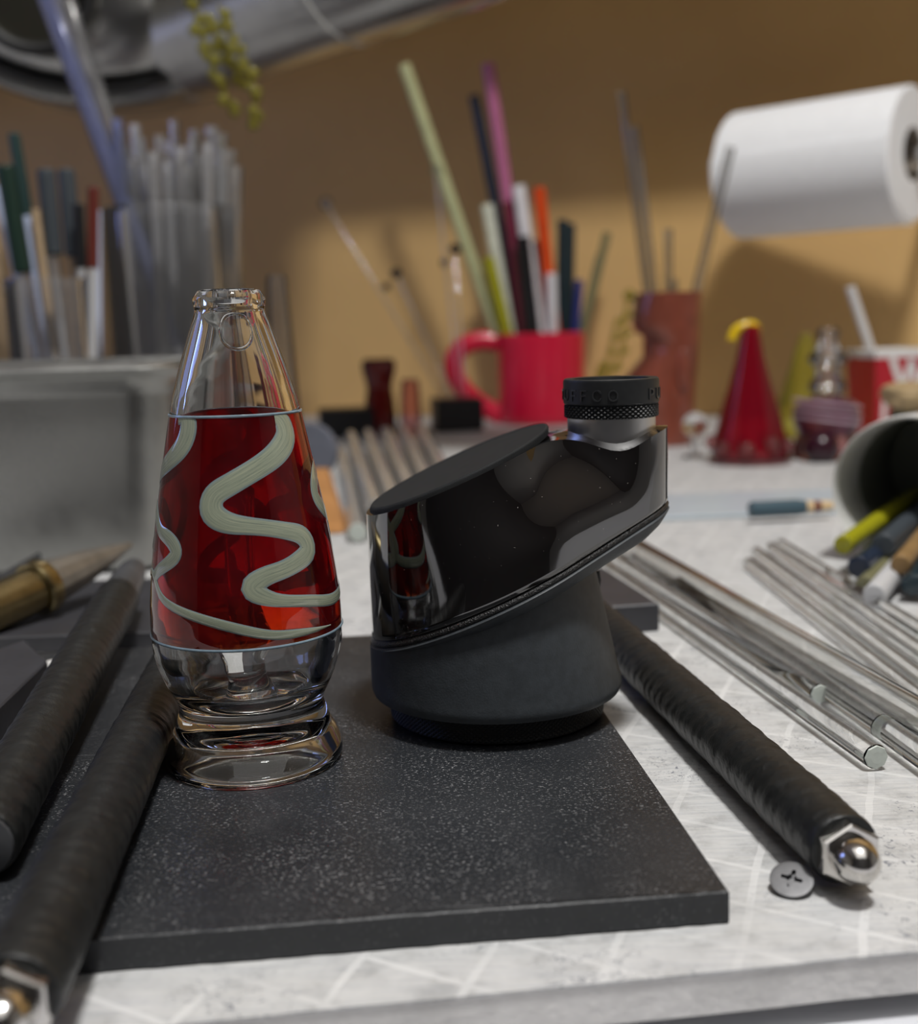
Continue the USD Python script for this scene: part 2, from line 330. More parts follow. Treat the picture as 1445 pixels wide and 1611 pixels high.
# ================================================================== GLASS BOTTLE (lava lamp shaped)
prof_px = [(457, 318, 408), (460, 310, 415), (465, 306, 419), (472, 305, 421), (480, 308, 419), (487, 311, 418), (497, 307, 421), (510, 303, 426), (540, 294, 437), (580, 283, 452), (620, 274, 466), (650, 269, 474), (700, 262, 486), (740, 257, 495),
           (800, 251, 511), (850, 247, 522), (900, 244, 531), (940, 242, 537), (975, 242, 538), (1010, 245, 538), (1035, 251, 532), (1060, 260, 522), (1082, 274, 513), (1094, 283, 509), (1102, 286, 508), (1110, 285, 512), (1120, 283, 516), (1128, 282, 518),
           (1136, 279, 522), (1146, 272, 529), (1158, 267, 534), (1170, 264, 538), (1180, 263, 540)]
GY = 0.1735 * S
gb = G(401, 1190, MT); GXc = P(401, 1170, GY)[0]
GC = A(GXc, GY, MT)
prof = []
for y, xl, xr in prof_px:
    p = P((xl + xr) / 2, y, GY); prof.append(((xr - xl) / 2 * zc(p) / F, p[2]))
prof = [p for p in prof if p[1] > MT + 0.0018]
rb = prof[-1][0]
prof += [(rb * 1.01, MT + 0.0014), (rb * 0.985, MT + 0.0004), (rb * 0.95, MT)]
pr = np.array(prof)
def router(z): return float(np.interp(z, pr[::-1, 1], pr[::-1, 0]))
zpx = lambda y: P(390, y, GY)[2]
z_top, z_red, z_clear, z_floor = prof[0][1], zpx(648), zpx(985), zpx(1098)
def cut(prof, z0, z1):      # part of an outline (z falling) between two heights
    zs = np.unique(np.r_[[z for r, z in prof if z0 < z < z1], z0, z1])[::-1]
    a = np.array(prof); return [(float(np.interp(z, a[::-1, 1], a[::-1, 0])), z) for z in zs]
fine = [(router(z), z) for z in np.linspace(z_top, MT, 160)]
from scipy.ndimage import gaussian_filter1d
dense_z = np.linspace(z_top, MT, 260); dr = gaussian_filter1d(np.array([router(z) for z in dense_z]), 1.6, mode='nearest')
outer = list(zip(dr, dense_z))
wall = 0.0030
zi = np.linspace(z_top, z_floor, 120)
ri = np.array([router(z) for z in zi]) - np.interp(zi, [z_floor, zpx(1040), zpx(900), zpx(640), zpx(520), z_top], [0.0042, 0.0036, 0.0030, 0.0026, 0.0022, 0.0019])
ri = gaussian_filter1d(ri, 3.0, mode='nearest')
zi = zi[1:]; ri = ri[1:]
ri[-8:] *= np.sqrt(np.clip(1 - np.linspace(0, 1, 8) ** 2, 0, 1))
inner = list(zip(ri, zi))
glass('clear_glass', (0.99, 0.99, 0.99), 0.0, 1.47)
glass('hero_glass', (0.985, 0.99, 0.99), 0.0, 1.46)
# ruby glass: clear refraction deeply tinted, and a little body colour of its own
g = {'gl': ('glass_bsdf', dict(color=(0.74, 0.055, 0.050), roughness=0.0, IOR=1.46)), 'd': ('translucent_bsdf', dict(color=(0.42, 0.012, 0.022))), 'd2': ('diffuse_bsdf', dict(color=(0.30, 0.010, 0.020))),
     'dd': ('mix_closure', dict(fac=0.5)), 'm': ('mix_closure', dict(fac=0.36)), 'sz': ('separate_xyz', {}), 'zr': ('map_range', dict(from_min=z_clear, from_max=z_clear + .014, to_min=0.85, to_max=0, clamp=True)), 'gc': ('mix_color', dict(a=(0.80, 0.075, 0.065), b=(0.90, 0.26, 0.06))), 'c': ('geometry', {}),
     'n': ('noise_texture', dict(scale=90.0, detail=3.0)), 'r': ('map_range', dict(from_min=0.35, from_max=0.65, to_min=0.08, to_max=0.34, clamp=True)),
     'gs': ('glossy_bsdf', dict(color=(1, 1, 1), roughness=0.02)), 'fr': ('fresnel', dict(IOR=1.4)), 'top': ('mix_closure', {})}
M['ruby_glass'] = usdkit.material(stage, LOOKS + '/ruby_glass', g, [('c.position', 'sz.vector'), ('sz.z', 'zr.value'), ('zr.result', 'gc.fac'), ('gc.result', 'gl.color'), ('d.BSDF', 'dd.closure1'), ('d2.BSDF', 'dd.closure2'), ('gl.BSDF', 'm.closure1'), ('dd.closure', 'm.closure2'), ('c.position', 'n.vector'), ('n.fac', 'r.value'), ('r.result', 'm.fac'),
     ('fr.fac', 'top.fac'), ('m.closure', 'top.closure1'), ('gs.BSDF', 'top.closure2')], surface='top.closure')
bt = thing('glass_bottle', 'lava lamp shaped clear glass bottle with a ruby red band and pale swirls', 'glass bottle', GC)
cen = (GC[0], GC[1], 0)
def flipped(m): m.invert(); return m
def outstrip(z0, z1):
    m = strip(cut(outer, z0, z1), 128, cen)
    return m
def orient(m, sign):      # all faces away from (sign 1) or towards (-1) the axis
    c = m.triangles_center - [GC[0], GC[1], 0]; n = m.face_normals
    s = (c[:, :2] * n[:, :2]).sum(1).sum()
    if s * sign < 0: m.invert()
    return m
lip = [(inner[0][0], inner[0][1]), (inner[0][0] + .0002, z_top - .0001), ((inner[0][0] + outer[0][0]) / 2, z_top + 0.0002), (outer[0][0], z_top)]
neck = cat(orient(outstrip(z_red, z_top), 1), orient(strip(cut(inner, z_red, inner[0][1]), 128, cen), -1))
lm = strip(lip, 128, cen)
if lm.face_normals[:, 2].sum() < 0: lm.invert()
part(bt, 'neck', cat(neck, lm), M['hero_glass'], smooth=40, label='clear glass neck with a rolled lip')
band = cat(orient(outstrip(z_clear, z_red), 1), orient(strip(cut(inner, z_clear, z_red), 128, cen), -1))
band_o = part(bt, 'colour_band', band, M['ruby_glass'], smooth=40, label='ruby red band around the middle')
zh = zpx(1128)                              # hollow under the foot
under = [(rb * .95, MT), (rb * .90, MT + .0005), (rb * .84, MT + .002), (rb * .76, MT + .0045), (rb * .62, MT + .0062), (rb * .4, MT + .0070), (0, MT + .0072)]
um = strip(under, 128, cen)
if um.face_normals[:, 2].sum() > 0: um.invert()
fm = strip(cut(inner, inner[-1][1], z_clear), 128, cen)
if fm.face_normals[:, 2].sum() < 0: fm.invert()
part(bt, 'foot', cat(orient(outstrip(MT, z_clear), 1), fm, um), M['hero_glass'], smooth=40, label='clear flared glass foot')
# inner stem: a small blown tube standing on the cavity floor
sz0 = inner[-1][1] + 0.0003; k = zc(P(390, 1060, GY)) / F
sp = [(0, sz0), (44 * k, sz0 + .0001), (40 * k, sz0 + .0015), (30 * k, sz0 + .004), (33 * k, sz0 + .0075), (42 * k, sz0 + .0105), (40 * k, sz0 + .013), (28 * k, sz0 + .0155), (22 * k, sz0 + .022), (24 * k, sz0 + .034), (26 * k, sz0 + .042), (22 * k, sz0 + .0425), (18 * k, sz0 + .040), (15 * k, sz0 + .022), (12 * k, sz0 + .012), (0, sz0 + .010)]
sm = lathe(sp, 48, (GC[0] - .0006, GC[1], 0))
sm.vertices[:, 0] += 0.0006 * np.sin(sm.vertices[:, 2] * 420); sm.vertices[:, 1] += 0.0005 * np.cos(sm.vertices[:, 2] * 350)
part(bt, 'inner_stem', fixn(sm), M['hero_glass'], smooth=60, label='clear inner tube seen through the foot')
# seam lines of bluish glass at both ends of the band
mat('seam_blue', (0.22, 0.30, 0.36), 0.15, var=0.4, vscale=200)
for zz in (z_red, z_clear):
    part(bt, 'seam_ring', torus(A(GC[0], GC[1], zz), float(np.interp(zz, dense_z[::-1], dr[::-1])), 0.00028, n=96, k=8), M['seam_blue'])
part(bt, 'joint_ring', torus(P(365, 526, GY) + A(0, router(zpx(526)) * .62, 0), 0.0034, 0.0004, axis=(0, 1, 0.25), n=40, k=8), M['hero_glass'])
# the swirls: ribbons of pale glass on the outside of the band, from a line in pixels to angle and height
om = strip(outer, 160, cen)
def on_bottle(px, py):
    d = ray(px, py); d = d / np.linalg.norm(d); best = None
    ts = np.linspace(zc(A(GC[0], GC[1], .05)) - .04, zc(A(GC[0], GC[1], .05)) + .03, 1400)
    q = C + ts[:, None] * d; rr = np.hypot(q[:, 0] - GC[0], q[:, 1] - GC[1]) - np.interp(q[:, 2], dense_z[::-1], dr[::-1])
    i = np.argmax(rr < 0) if (rr < 0).any() else np.argmin(rr)
    return math.atan2(q[i, 1] - GC[1], q[i, 0] - GC[0]), q[i, 2]
def ribbon(tz, widths, n=120, lift=0.00012):
    """tz: (angle, height) along the middle; widths in metres; 9 points across, domed"""
    tz = np.array(tz, float); tz[:, 0] = np.unwrap(tz[:, 0])
    R = np.interp(tz[:, 1], dense_z[::-1], dr[::-1])
    q = np.c_[tz[:, 0] * 0.0165, tz[:, 1], widths]
    s = spline(q, n); th, zz, w = s[:, 0] / 0.0165, s[:, 1], s[:, 2]
    def surf(th, z, up):
        r = np.interp(z, dense_z[::-1], dr[::-1]) + up
        return np.stack([GC[0] + r * np.cos(th), GC[1] + r * np.sin(th), z], -1)
    p = surf(th, zz, 0); t = np.gradient(p, axis=0); t /= np.linalg.norm(t, axis=1)[:, None]
    nrm = np.stack([np.cos(th), np.sin(th), 0 * th], 1); side = np.cross(nrm, t); side /= np.linalg.norm(side, axis=1)[:, None]
    K = 11; V = []; UV = []; Ls = np.r_[0, np.cumsum(np.linalg.norm(np.diff(p, axis=0), axis=1))]
    for i in range(n):
        for j in range(K):
            u = j / (K - 1) * 2 - 1; q = p[i] + side[i] * u * w[i] / 2
            a = math.atan2(q[1] - GC[1], q[0] - GC[0]); up = lift * math.sqrt(max(0, 1 - u * u)) + 0.00003
            V.append(surf(np.array(a), np.array(np.clip(q[2], z_clear + .0001, z_red - .0001)), up)); UV.append((u, Ls[i] * 1000))
    V = np.array(V); Fc = []
    for i in range(n - 1):
        for j in range(K - 1):
            a = i * K + j; Fc += [[a, a + 1, a + K + 1], [a, a + K + 1, a + K]]
    m = trimesh.Trimesh(V, np.array(Fc), process=False)
    if ((m.triangles_center - [GC[0], GC[1], 0])[:, :2] * m.face_normals[:, :2]).sum() < 0: m.invert()
    # a back skin a hair inside, so that the ribbon has a thickness
    inn = V.copy(); inn[:, :2] = A(GC[0], GC[1]) + (V[:, :2] - A(GC[0], GC[1])) * 0.994
    m2 = trimesh.Trimesh(inn, m.faces[:, ::-1], process=False)
    return cat(m, m2), np.array(UV + UV)
g = {'uv': ('attribute', dict(attribute='st')), 'map': ('mapping', dict(mapping_type='point', scale=(7.0, 0.10, 1.0))), 'n': ('noise_texture', dict(scale=1.0, detail=5.0, roughness=0.7)),
     'r': ('rgb_ramp', dict(ramp=[(0.30, (0.11, 0.13, 0.12)), (0.42, (0.25, 0.285, 0.215)), (0.58, (0.335, 0.365, 0.27)), (0.72, (0.42, 0.42, 0.29))])),
     'sep': ('separate_xyz', {}), 'ab': ('math', dict(math_type='absolute')), 'e': ('map_range', dict(from_min=0.70, from_max=1.0, to_min=0, to_max=0.85, clamp=True)),
     'fin': ('mix_color', dict(b=(0.16, 0.22, 0.27))), 'p': ('principled_bsdf', dict(roughness=0.12, coat_weight=0.6, coat_roughness=0.02))}
M['swirl'] = usdkit.material(stage, LOOKS + '/swirl', g, [('uv.vector', 'map.vector'), ('map.vector', 'n.vector'), ('n.fac', 'r.fac'), ('uv.vector', 'sep.vector'), ('sep.x', 'ab.value1'), ('ab.value', 'e.value'), ('r.color', 'fin.a'), ('e.result', 'fin.fac'), ('fin.result', 'p.base_color')], surface='p.BSDF')
def swirl(pts, n=140, extra=(), pre=()):
    tz = list(pre); w = [x[2] for x in pre]; tz = [(a, b) for a, b, _ in tz]
    for px, py, wp in pts:
        tz.append(on_bottle(px, py)); w.append(wp * zc(A(GC[0], GC[1] - .017, .05)) / F)
    for a, b, c in extra: tz.append((a, b)); w.append(c)
    m, uv = ribbon(tz, np.array(w), n)
    part(bt, 'swirl_line', m, M['swirl'], smooth=True, uv=uv)
    return tz
main = [(431, 655, 30), (444, 662, 36), (450, 680, 41), (443, 703, 41), (420, 726, 37), (389, 746, 35), (355, 766, 36), (334, 785, 38), (333, 803, 40), (352, 820, 36), (387, 827, 29), (424, 831, 27), (456, 836, 29), (480, 848, 34), (485, 863, 36), (472, 881, 33), (441, 898, 30), (412, 910, 33), (397, 925, 36), (413, 938, 29), (446, 945, 21), (488, 945, 20), (523, 942, 20)]
e = on_bottle(523, 942)
swirl(main, 200, extra=[(e[0] + .35, e[1] + .0004, .0024), (e[0] + .8, e[1] + .002, .0026), (e[0] + 1.1, e[1] + .006, .003), (e[0] + .75, e[1] + .010, .0033), (e[0] + .5, e[1] + .0145, .0035), (e[0] + .9, e[1] + .019, .0035), (e[0] + 1.3, e[1] + .024, .0038), (e[0] + .95, e[1] + .030, .004), (e[0] + .85, e[1] + .036, .004)])
e = on_bottle(257, 738)
swirl([(282, 652, 34), (296, 668, 36), (292, 690, 38), (276, 715, 36), (258, 735, 32)], 60, extra=[(e[0] - .35, e[1] - .002, .0038), (e[0] - .75, e[1] - .006, .0038), (e[0] - .8, e[1] - .0115, .004), (e[0] - .3, e[1] - .0145, .0036)])
e = on_bottle(252, 836)
swirl([(253, 835, 22), (269, 851, 27), (277, 869, 27), (266, 885, 24), (250, 898, 22)], 60, pre=[(e[0] - .5, e[1] + .004, .003), (e[0] - .22, e[1] + .003, .003)], extra=[(on_bottle(250, 898)[0] - .12, on_bottle(250, 898)[1] - .0016, .0028)])
e0, e1 = on_bottle(246, 918), on_bottle(514, 985)
swirl([(246, 918, 13), (252, 935, 14), (272, 955, 15), (303, 969, 16), (345, 982, 17), (390, 993, 17), (429, 999, 16), (470, 996, 14), (498, 990, 8), (520, 983, 2)], 120, pre=[(e0[0] - .35, e0[1] + .001, .0015)])
e = on_bottle(496, 775)
m_, uv_ = ribbon([(e[0] + .75, e[1] + .006), (e[0] + .35, e[1] + .0045), (e[0] + .06, e[1] + .002), (e[0], e[1]), (e[0] + .08, e[1] - .0022), (e[0] + .4, e[1] - .005)], np.full(6, .0036), 70)
part(bt, 'swirl_line', m_, M['swirl'], smooth=True, uv=uv_)
# on the far side, where the ruby lets them through as dark bars
for a0, s_ in ((0.9, 1), (1.9, -1)):
    zz = np.linspace(z_red - .002, z_clear + .003, 12)
    m_, uv_ = ribbon([(a0 + .45 * s_ * math.sin(i * 1.25), z) for i, z in enumerate(zz)], np.full(12, .0034), 120)
    part(bt, 'swirl_line', m_, M['swirl'], smooth=True, uv=uv_)

# ================================================================== TILTED BLACK DEVICE
mat('soft_black', (0.042, 0.049, 0.056), 0.52, var=0.25, vscale=500, bump=0.10, bscale=2500)
mat('pad_black', (0.016, 0.017, 0.018), 0.75, var=0.2, vscale=300, bump=0.2, bscale=3000, specular_ior_level=0.25)
mat('rubber_black', (0.012, 0.013, 0.014), 0.5, var=0.3, vscale=700)
mat('seam_black', (0.02, 0.02, 0.021), 0.35, var=0.6, vscale=900, bump=0.8, bscale=2600)
g = {'c': ('geometry', {}), 'n': ('noise_texture', dict(scale=1900.0, detail=1.0)), 't': ('map_range', dict(from_min=0.775, from_max=0.80, to_min=0, to_max=0.6, clamp=True)), 'x': ('mix_color', dict(a=(0.006, 0.005, 0.005), b=(0.35, 0.33, 0.3))),
     'n2': ('noise_texture', dict(scale=60.0, detail=4.0)), 'r2': ('map_range', dict(from_min=0.4, from_max=0.8, to_min=0.03, to_max=0.12, clamp=True)), 'p': ('principled_bsdf', dict(ior=1.75, coat_weight=1.0, coat_roughness=0.02))}
M['piano_black'] = usdkit.material(stage, LOOKS + '/piano_black', g, [('c.position', 'n.vector'), ('n.fac', 't.value'), ('t.result', 'x.fac'), ('x.result', 'p.base_color'), ('c.position', 'n2.vector'), ('n2.fac', 'r2.value'), ('r2.result', 'p.roughness')], surface='p.BSDF')
mat('steel', (0.62, 0.62, 0.62), 0.2, 1.0, var=0.08, vscale=40)
mat('turned_steel', (0.70, 0.70, 0.70), 0.33, 1.0, anisotropic=0.6)
DY = 0.193 * S
DXc = P(782, 1100, DY)[0]
def dpx(px, py):
    p = P(px, py, DY); return p[0] - DXc, p[2]
RB = (978 - 587) / 2 * zc(P(782, 1070, DY)) / F                     # widest radius
DC = A(DXc, DY, MT)
dv = thing('tilted_vaporizer', 'black device with a tilted glossy head, steel collar and knurled cap', 'vaporizer', DC)
def circ(cx, cy, r, z, n=128): a = np.arange(n) / n * 2 * PI; return np.c_[DXc + cx + r * np.cos(a), DY + cy + r * np.sin(a), np.broadcast_to(z, n)]
# knurled base ring
def knurl(r, z0, z1, n, cols, rows, amp, center):
    a = np.arange(n) / n * 2 * PI; zs = np.linspace(z0, z1, rows * 6 + 1); rings = []
    for i, z in enumerate(zs):
        v = (z - z0) / (z1 - z0) * rows
        h1 = np.abs(((a / (2 * PI) * cols + v) % 1) * 2 - 1); h2 = np.abs(((a / (2 * PI) * cols - v) % 1) * 2 - 1)
        h = np.minimum(h1, h2) ** .7 * (0 if i in (0, len(zs) - 1) else 1)
        rr = r + amp * (h * 1.5 - 1)
        rings.append(np.c_[center[0] + rr * np.cos(a), center[1] + rr * np.sin(a), np.full(n, z)])
    return loft(rings)
zr0, zr1 = MT + 0.0008, MT + 0.0064
part(dv, 'foot_pad', lathe([(RB * .80, MT), (RB * .815, MT + .0003), (RB * .815, MT + .001)], 96, (DXc, DY, 0)), M['rubber_black'])
part(dv, 'base_ring', knurl(RB * .855, zr0, zr1, 720, 120, 6, 0.00012, (DXc, DY)), M['rubber_black'], smooth=20, label='finely knurled ring at the bottom')
# base body: an oblique cone cut off along the tilted seam
xl, zl = dpx(588, 1000); xr_, zr_ = dpx(1050, 787)
def seam(x): return zl + (x - xl) * (zr_ - zl) / (xr_ - xl)
zw = dpx(782, 1068)[1]
_, zmid = dpx(932, 880); xmid = dpx(934, 880)[0]
def cone_ring(tz):      # t from 0 (widest) to 1 (height zmid)
    cx = -(RB - xmid) / 2 * tz; r = RB - (RB - xmid) / 2 * tz
    return cx, r
rings = [circ(0, 0, RB * .86, zr1 - .0001), circ(0, 0, RB * .90, zr1), circ(0, 0, RB * .925, zr1 + .0004), circ(0, 0, RB * .985, zw - .0012), circ(0, 0, RB * .998, zw - .0003), circ(0, 0, RB, zw + .0008)]
N = 128; a = np.arange(N) / N * 2 * PI
for s in np.linspace(0.06, 1.0, 14):
    ring = []
    for ang in a:
        # height where this generator meets the seam plane (drop .8 mm below it)
        lo, hi = zw + .0008, zmid + .03
        for _ in range(30):
            m_ = (lo + hi) / 2; cx, r = cone_ring((m_ - zw) / (zmid - zw)); x = cx + r * math.cos(ang)
            if m_ < seam(x) - .0010: lo = m_
            else: hi = m_
        z = zw + .0008 + (lo - zw - .0008) * s; cx, r = cone_ring((z - zw) / (zmid - zw))
        ring.append((DXc + cx + r * math.cos(ang), DY + r * math.sin(ang), z))
    rings.append(np.array(ring))
part(dv, 'base_body', loft(rings), M['soft_black'], smooth=40, label='matte black tapered base')
# plan outlines
tail_r, tail_x = 0.0128, xr_ - 0.0128
plan_bot = unary_union([Point(0, 0).buffer(RB * .985, 64), Point(tail_x, 0).buffer(tail_r, 48)]).convex_hull
capx = dpx(962, 640)[0]; kk = zc(P(962, 650, DY)) / F
xk = dpx(868, 668)[0]
pad_e = affinity.translate(affinity.scale(Point(0, 0).buffer(1, 64), (xk + RB * .985) / 2, RB * .93), (xk - RB * .985) / 2, 0)
neck_c = Point(capx, 0).buffer(xr_ - capx, 48)
plan_top = unary_union([pad_e, neck_c]).buffer(.016, 32).buffer(-.016, 32).buffer(-.0015, 24).buffer(.0015, 24)
cx0 = 0.004
def polar(poly, n=N, scale=1.0):
    out = []; ring = poly.exterior
    for k_ in range(n):
        t_ = k_ / n * 2 * PI; seg = LineString([(cx0, 0), (cx0 + .1 * math.cos(t_), .1 * math.sin(t_))])
        x = ring.intersection(seg); pts = [x] if x.geom_type == 'Point' else list(getattr(x, 'geoms', []))
        q = max(pts, key=lambda g_: (g_.x - cx0) ** 2 + g_.y ** 2); out.append((q.x, q.y))
    return np.array(out)
N = 192
pb, pt_ = polar(plan_bot, N), polar(plan_top, N)
# head: glossy band lofted from the seam up to the top rim
x1, z1_ = dpx(590, 799); x2, z2_ = dpx(868, 672)
_, zflat = dpx(1048, 671)
def top_plane(x): return z1_ + (x - x1) * (z2_ - z1_) / (x2 - x1)
def ztop(x, y):
    flat = zflat + 0.0003 - 0.0038 * np.clip(np.abs(y) / .0115, 0, 1.1) ** 1.6 * np.exp(-((x - capx) / .009) ** 2)
    s = top_plane(x); k_ = 0.0016
    return -k_ * np.log(np.exp(-(s - .03) / k_) + np.exp(-(flat - .03) / k_)) + .03
def head_ring(tt):
    # the lower two thirds keep the broad outline; it sweeps in towards the narrow neck above
    e_ = np.clip((tt - .25) / .75, 0, 1); e_ = e_ * e_ * (3 - 2 * e_)
    q = pb * (1 - e_) + pt_ * e_
    zb = seam(q[:, 0]) + .0006; zt = ztop(pt_[:, 0], pt_[:, 1])
    return np.c_[DXc + q[:, 0], DY + q[:, 1], zb * (1 - tt) + zt * tt]
ts = np.r_[0, .02, np.linspace(.06, .94, 22), .975, 1.0]
rings = [head_ring(t_) for t_ in ts]
cen_h = A(DXc + cx0, DY)
r0 = rings[0].copy(); r0[:, :2] = cen_h + (r0[:, :2] - cen_h) * .985
rings[0] = r0
rt = rings[-1].copy()
for s in (.985, .93, .8, .6, .4, .2, .05):
    q = cen_h + (rt[:, :2] - cen_h) * s
    rings.append(np.c_[q, ztop(q[:, 0] - DXc, q[:, 1] - DY)])
part(dv, 'head', loft(rings), M['piano_black'], smooth=45, label='glossy black tilted head')
# rough seam gasket and the cradle below it
def tilt_ring(poly_pts, grow, dz):
    d = poly_pts - [cx0, 0]; q = [cx0, 0] + d * (1 + grow / np.linalg.norm(d, axis=1)[:, None])
    return np.c_[DXc + q[:, 0], DY + q[:, 1], seam(q[:, 0]) + dz]
part(dv, 'seam_gasket', loft([tilt_ring(pb, -.0015, -.0012), tilt_ring(pb, -.0002, -.0010), tilt_ring(pb, .0002, -.0002), tilt_ring(pb, -.0002, .0006), tilt_ring(pb, -.0015, .0008)]), M['seam_black'], smooth=50, label='dusty gasket line under the head')
part(dv, 'cradle', loft([tilt_ring(pb, -.0060, -.0052), tilt_ring(pb, -.0034, -.0046), tilt_ring(pb, -.0014, -.0034), tilt_ring(pb, -.0002, -.0020), tilt_ring(pb, .0003, -.0013), tilt_ring(pb, 0, -.0008), tilt_ring(pb, -.002, -.0006)]), M['soft_black'], smooth=50)
# pad on the sloping top
pad = affinity.scale(pad_e, .965, .965); pc = np.array(pad.exterior.coords)[:-1]
pc = pc[np.linspace(0, len(pc) - 1, 120).astype(int)]; pcen = pc.mean(0)
def padring(s, dz): q = pcen + (pc - pcen) * s; return np.c_[DXc + q[:, 0], DY + q[:, 1], top_plane(q[:, 0]) + dz]
part(dv, 'top_pad', loft([padring(1.0, -.0006), padring(1.0, .0006), padring(.985, .0011), padring(.96, .0012), padring(.93, .0008), padring(.5, .0006)]), M['pad_black'], smooth=35, label='matte black pad on the sloping top')
# steel collar, knurled cap with raised lettering
rc = 69 * kk; RCAP = 74.5 * kk
zc0 = float(ztop(np.array(capx), np.array(0.0))) - .0035
zk0, zk1, zt1 = dpx(962, 655)[1], dpx(962, 633)[1], dpx(962, 594)[1]
part(dv, 'collar', lathe([(rc, zc0), (rc, zk0 + .0003)], 96, (DXc + capx, DY, 0)), M['turned_steel'], label='turned steel collar')
cp = part(dv, 'cap', lathe([(RCAP * .96, zk1 - .0003), (RCAP, zk1 + .0001), (RCAP * 1.005, zk1 + .0004), (RCAP * 1.005, zt1 - .0007), (RCAP * .99, zt1 - .0002), (RCAP * .96, zt1), (RCAP * .80, zt1 - .0001), (RCAP * .78, zt1 - .0010), (0, zt1 - .0012)], 128, (DXc + capx, DY, 0)), M['rubber_black'], label='black cap with raised lettering')
part(dv, 'knurled_ring', knurl(RCAP * .985, zk0, zk1 - .0001, 552, 46, 3, 0.00032, (DXc + capx, DY)), M['rubber_black'], smooth=15, label='diamond knurled ring under the cap')
def bent(text, ang, zb, h, r):       # lettering wrapped around the cap, reading left to right from angle ang
    x = 0.0; ms = []
    for ch in text:
        if ch == ' ': x += h * 1.2; continue
        if ch == '.': m_ = trimesh.creation.box([h * .14, h * .14, .0004]); m_.apply_translation([h * .1, h * .5, 0]); wd = h * .2
        else: m_ = meshkit.text_mesh(ch, h, .0004); m_.apply_translation([-m_.bounds[0][0], 0, 0]); wd = m_.bounds[1][0]
        for _ in range(1): m_ = m_.subdivide()
        th = ang + (x + m_.vertices[:, 0]) / r; rr = r + m_.vertices[:, 2] - .00018
        m_.vertices = np.c_[DXc + capx + rr * np.cos(th), DY + rr * np.sin(th), zb + m_.vertices[:, 1]]
        ms.append(m_); x += wd + h * .60
    return cat(*ms), x / r
hh = 17 * kk; zb = dpx(962, 627)[1]
span = bent('PUFFCO', 0, zb, hh, RCAP * 1.005)[1] - hh * .6 / RCAP
mat('cap_letter', (0.032, 0.033, 0.035), 0.34)
gap0 = math.radians(-90) + math.asin(51 / 76.)
for start in (math.radians(-90) - span + math.asin(1 / 76.), gap0, gap0 + span + math.radians(32)):       # the word repeats round the cap, a gap right of the middle, as seen
    part(cp, 'lettering', bent('PUFFCO', start, zb, hh, RCAP * 1.005)[0], M['cap_letter'], smooth=False)
# small side button low on the back right of the base
bx, bz = dpx(944, 915)
q = A(DXc + bx - .0004, DY + .002, bz)
part(dv, 'button', ball(q, .0016, 2, (0.5, 1.2, 2.0)) if False else tube([q - A(0, 0, .002), q, q + A(0, 0, .002)], [.0007, .0010, .0007], 12), M['rubber_black'])

# ================================================================== BLACK WRAPPED HANDLES
mat('wrap', (0.013, 0.014, 0.014), 0.46, var=0.45, vscale=240, bump=0.5, bscale=600)
mat('chrome', (0.62, 0.60, 0.57), 0.16, 1.0, var=0.1, vscale=200)
mat('graphite_tip', (0.07, 0.072, 0.078), 0.42, var=0.3, vscale=150)
def grip(a, b, r, pitch=0.0042, seed=0, amp=0.03):
    """a rod under a tightly wound overlapping wrap: each turn steps up, then slopes to the next, in loose chevrons"""
    a, b = np.asarray(a, float), np.asarray(b, float); L = np.linalg.norm(b - a); n = 48; k = int(L / 0.00055)
    path = np.linspace(a, b, k); p, t_, U, V = frames(path); ang = np.arange(n) / n * 2 * PI; rings = []
    for i in range(k):
        s = i / (k - 1) * L
        wob = meshkit.noise(np.c_[np.cos(ang) * 1.4 + seed, np.sin(ang) * 1.4, np.full(n, s * 260)]) - .5
        ph = (s / pitch + ang / (2 * PI) * 1.0 + .55 * np.abs(np.sin(ang)) + wob * .9) % 1.0
        saw = np.where(ph < .12, ph / .12, 1 - (ph - .12) / .88)
        rr = r * (1 + amp * (saw - .6) + .05 * wob)
        e_ = min(s, L - s); rr = rr * (1 if e_ > .0015 else .90 + .10 * math.sqrt(max(0, e_ / .0015)))
        rings.append(p[i] + rr[:, None] * (np.cos(ang)[:, None] * U[i] + np.sin(ang)[:, None] * V[i]))
    return loft(rings)
def acorn(t_, a, d, r):
    """hexagon nut and domed cap nut at a, pointing along d"""
    a = np.asarray(a, float); d = np.asarray(d, float) / np.linalg.norm(d)
    hx = lathe([(r * .60, -.0002), (r * .86, 0), (r * .93, r * .08), (r * .93, r * .40), (r * .86, r * .47), (r * .6, r * .49)], 6, axis=(a, d))
    part(t_, 'hex_nut', hx, M['chrome'], smooth=20, label='bright hexagonal nut')
    dm = [(r * .62, r * .44), (r * .64, r * .62)] + [(r * .64 * math.cos(q), r * .72 + r * .72 * math.sin(q)) for q in np.linspace(0, PI / 2 - .02, 14)]
    part(t_, 'acorn_nut', lathe(dm, 40, axis=(a, d)), M['chrome'], smooth=40, label='bright domed acorn nut')
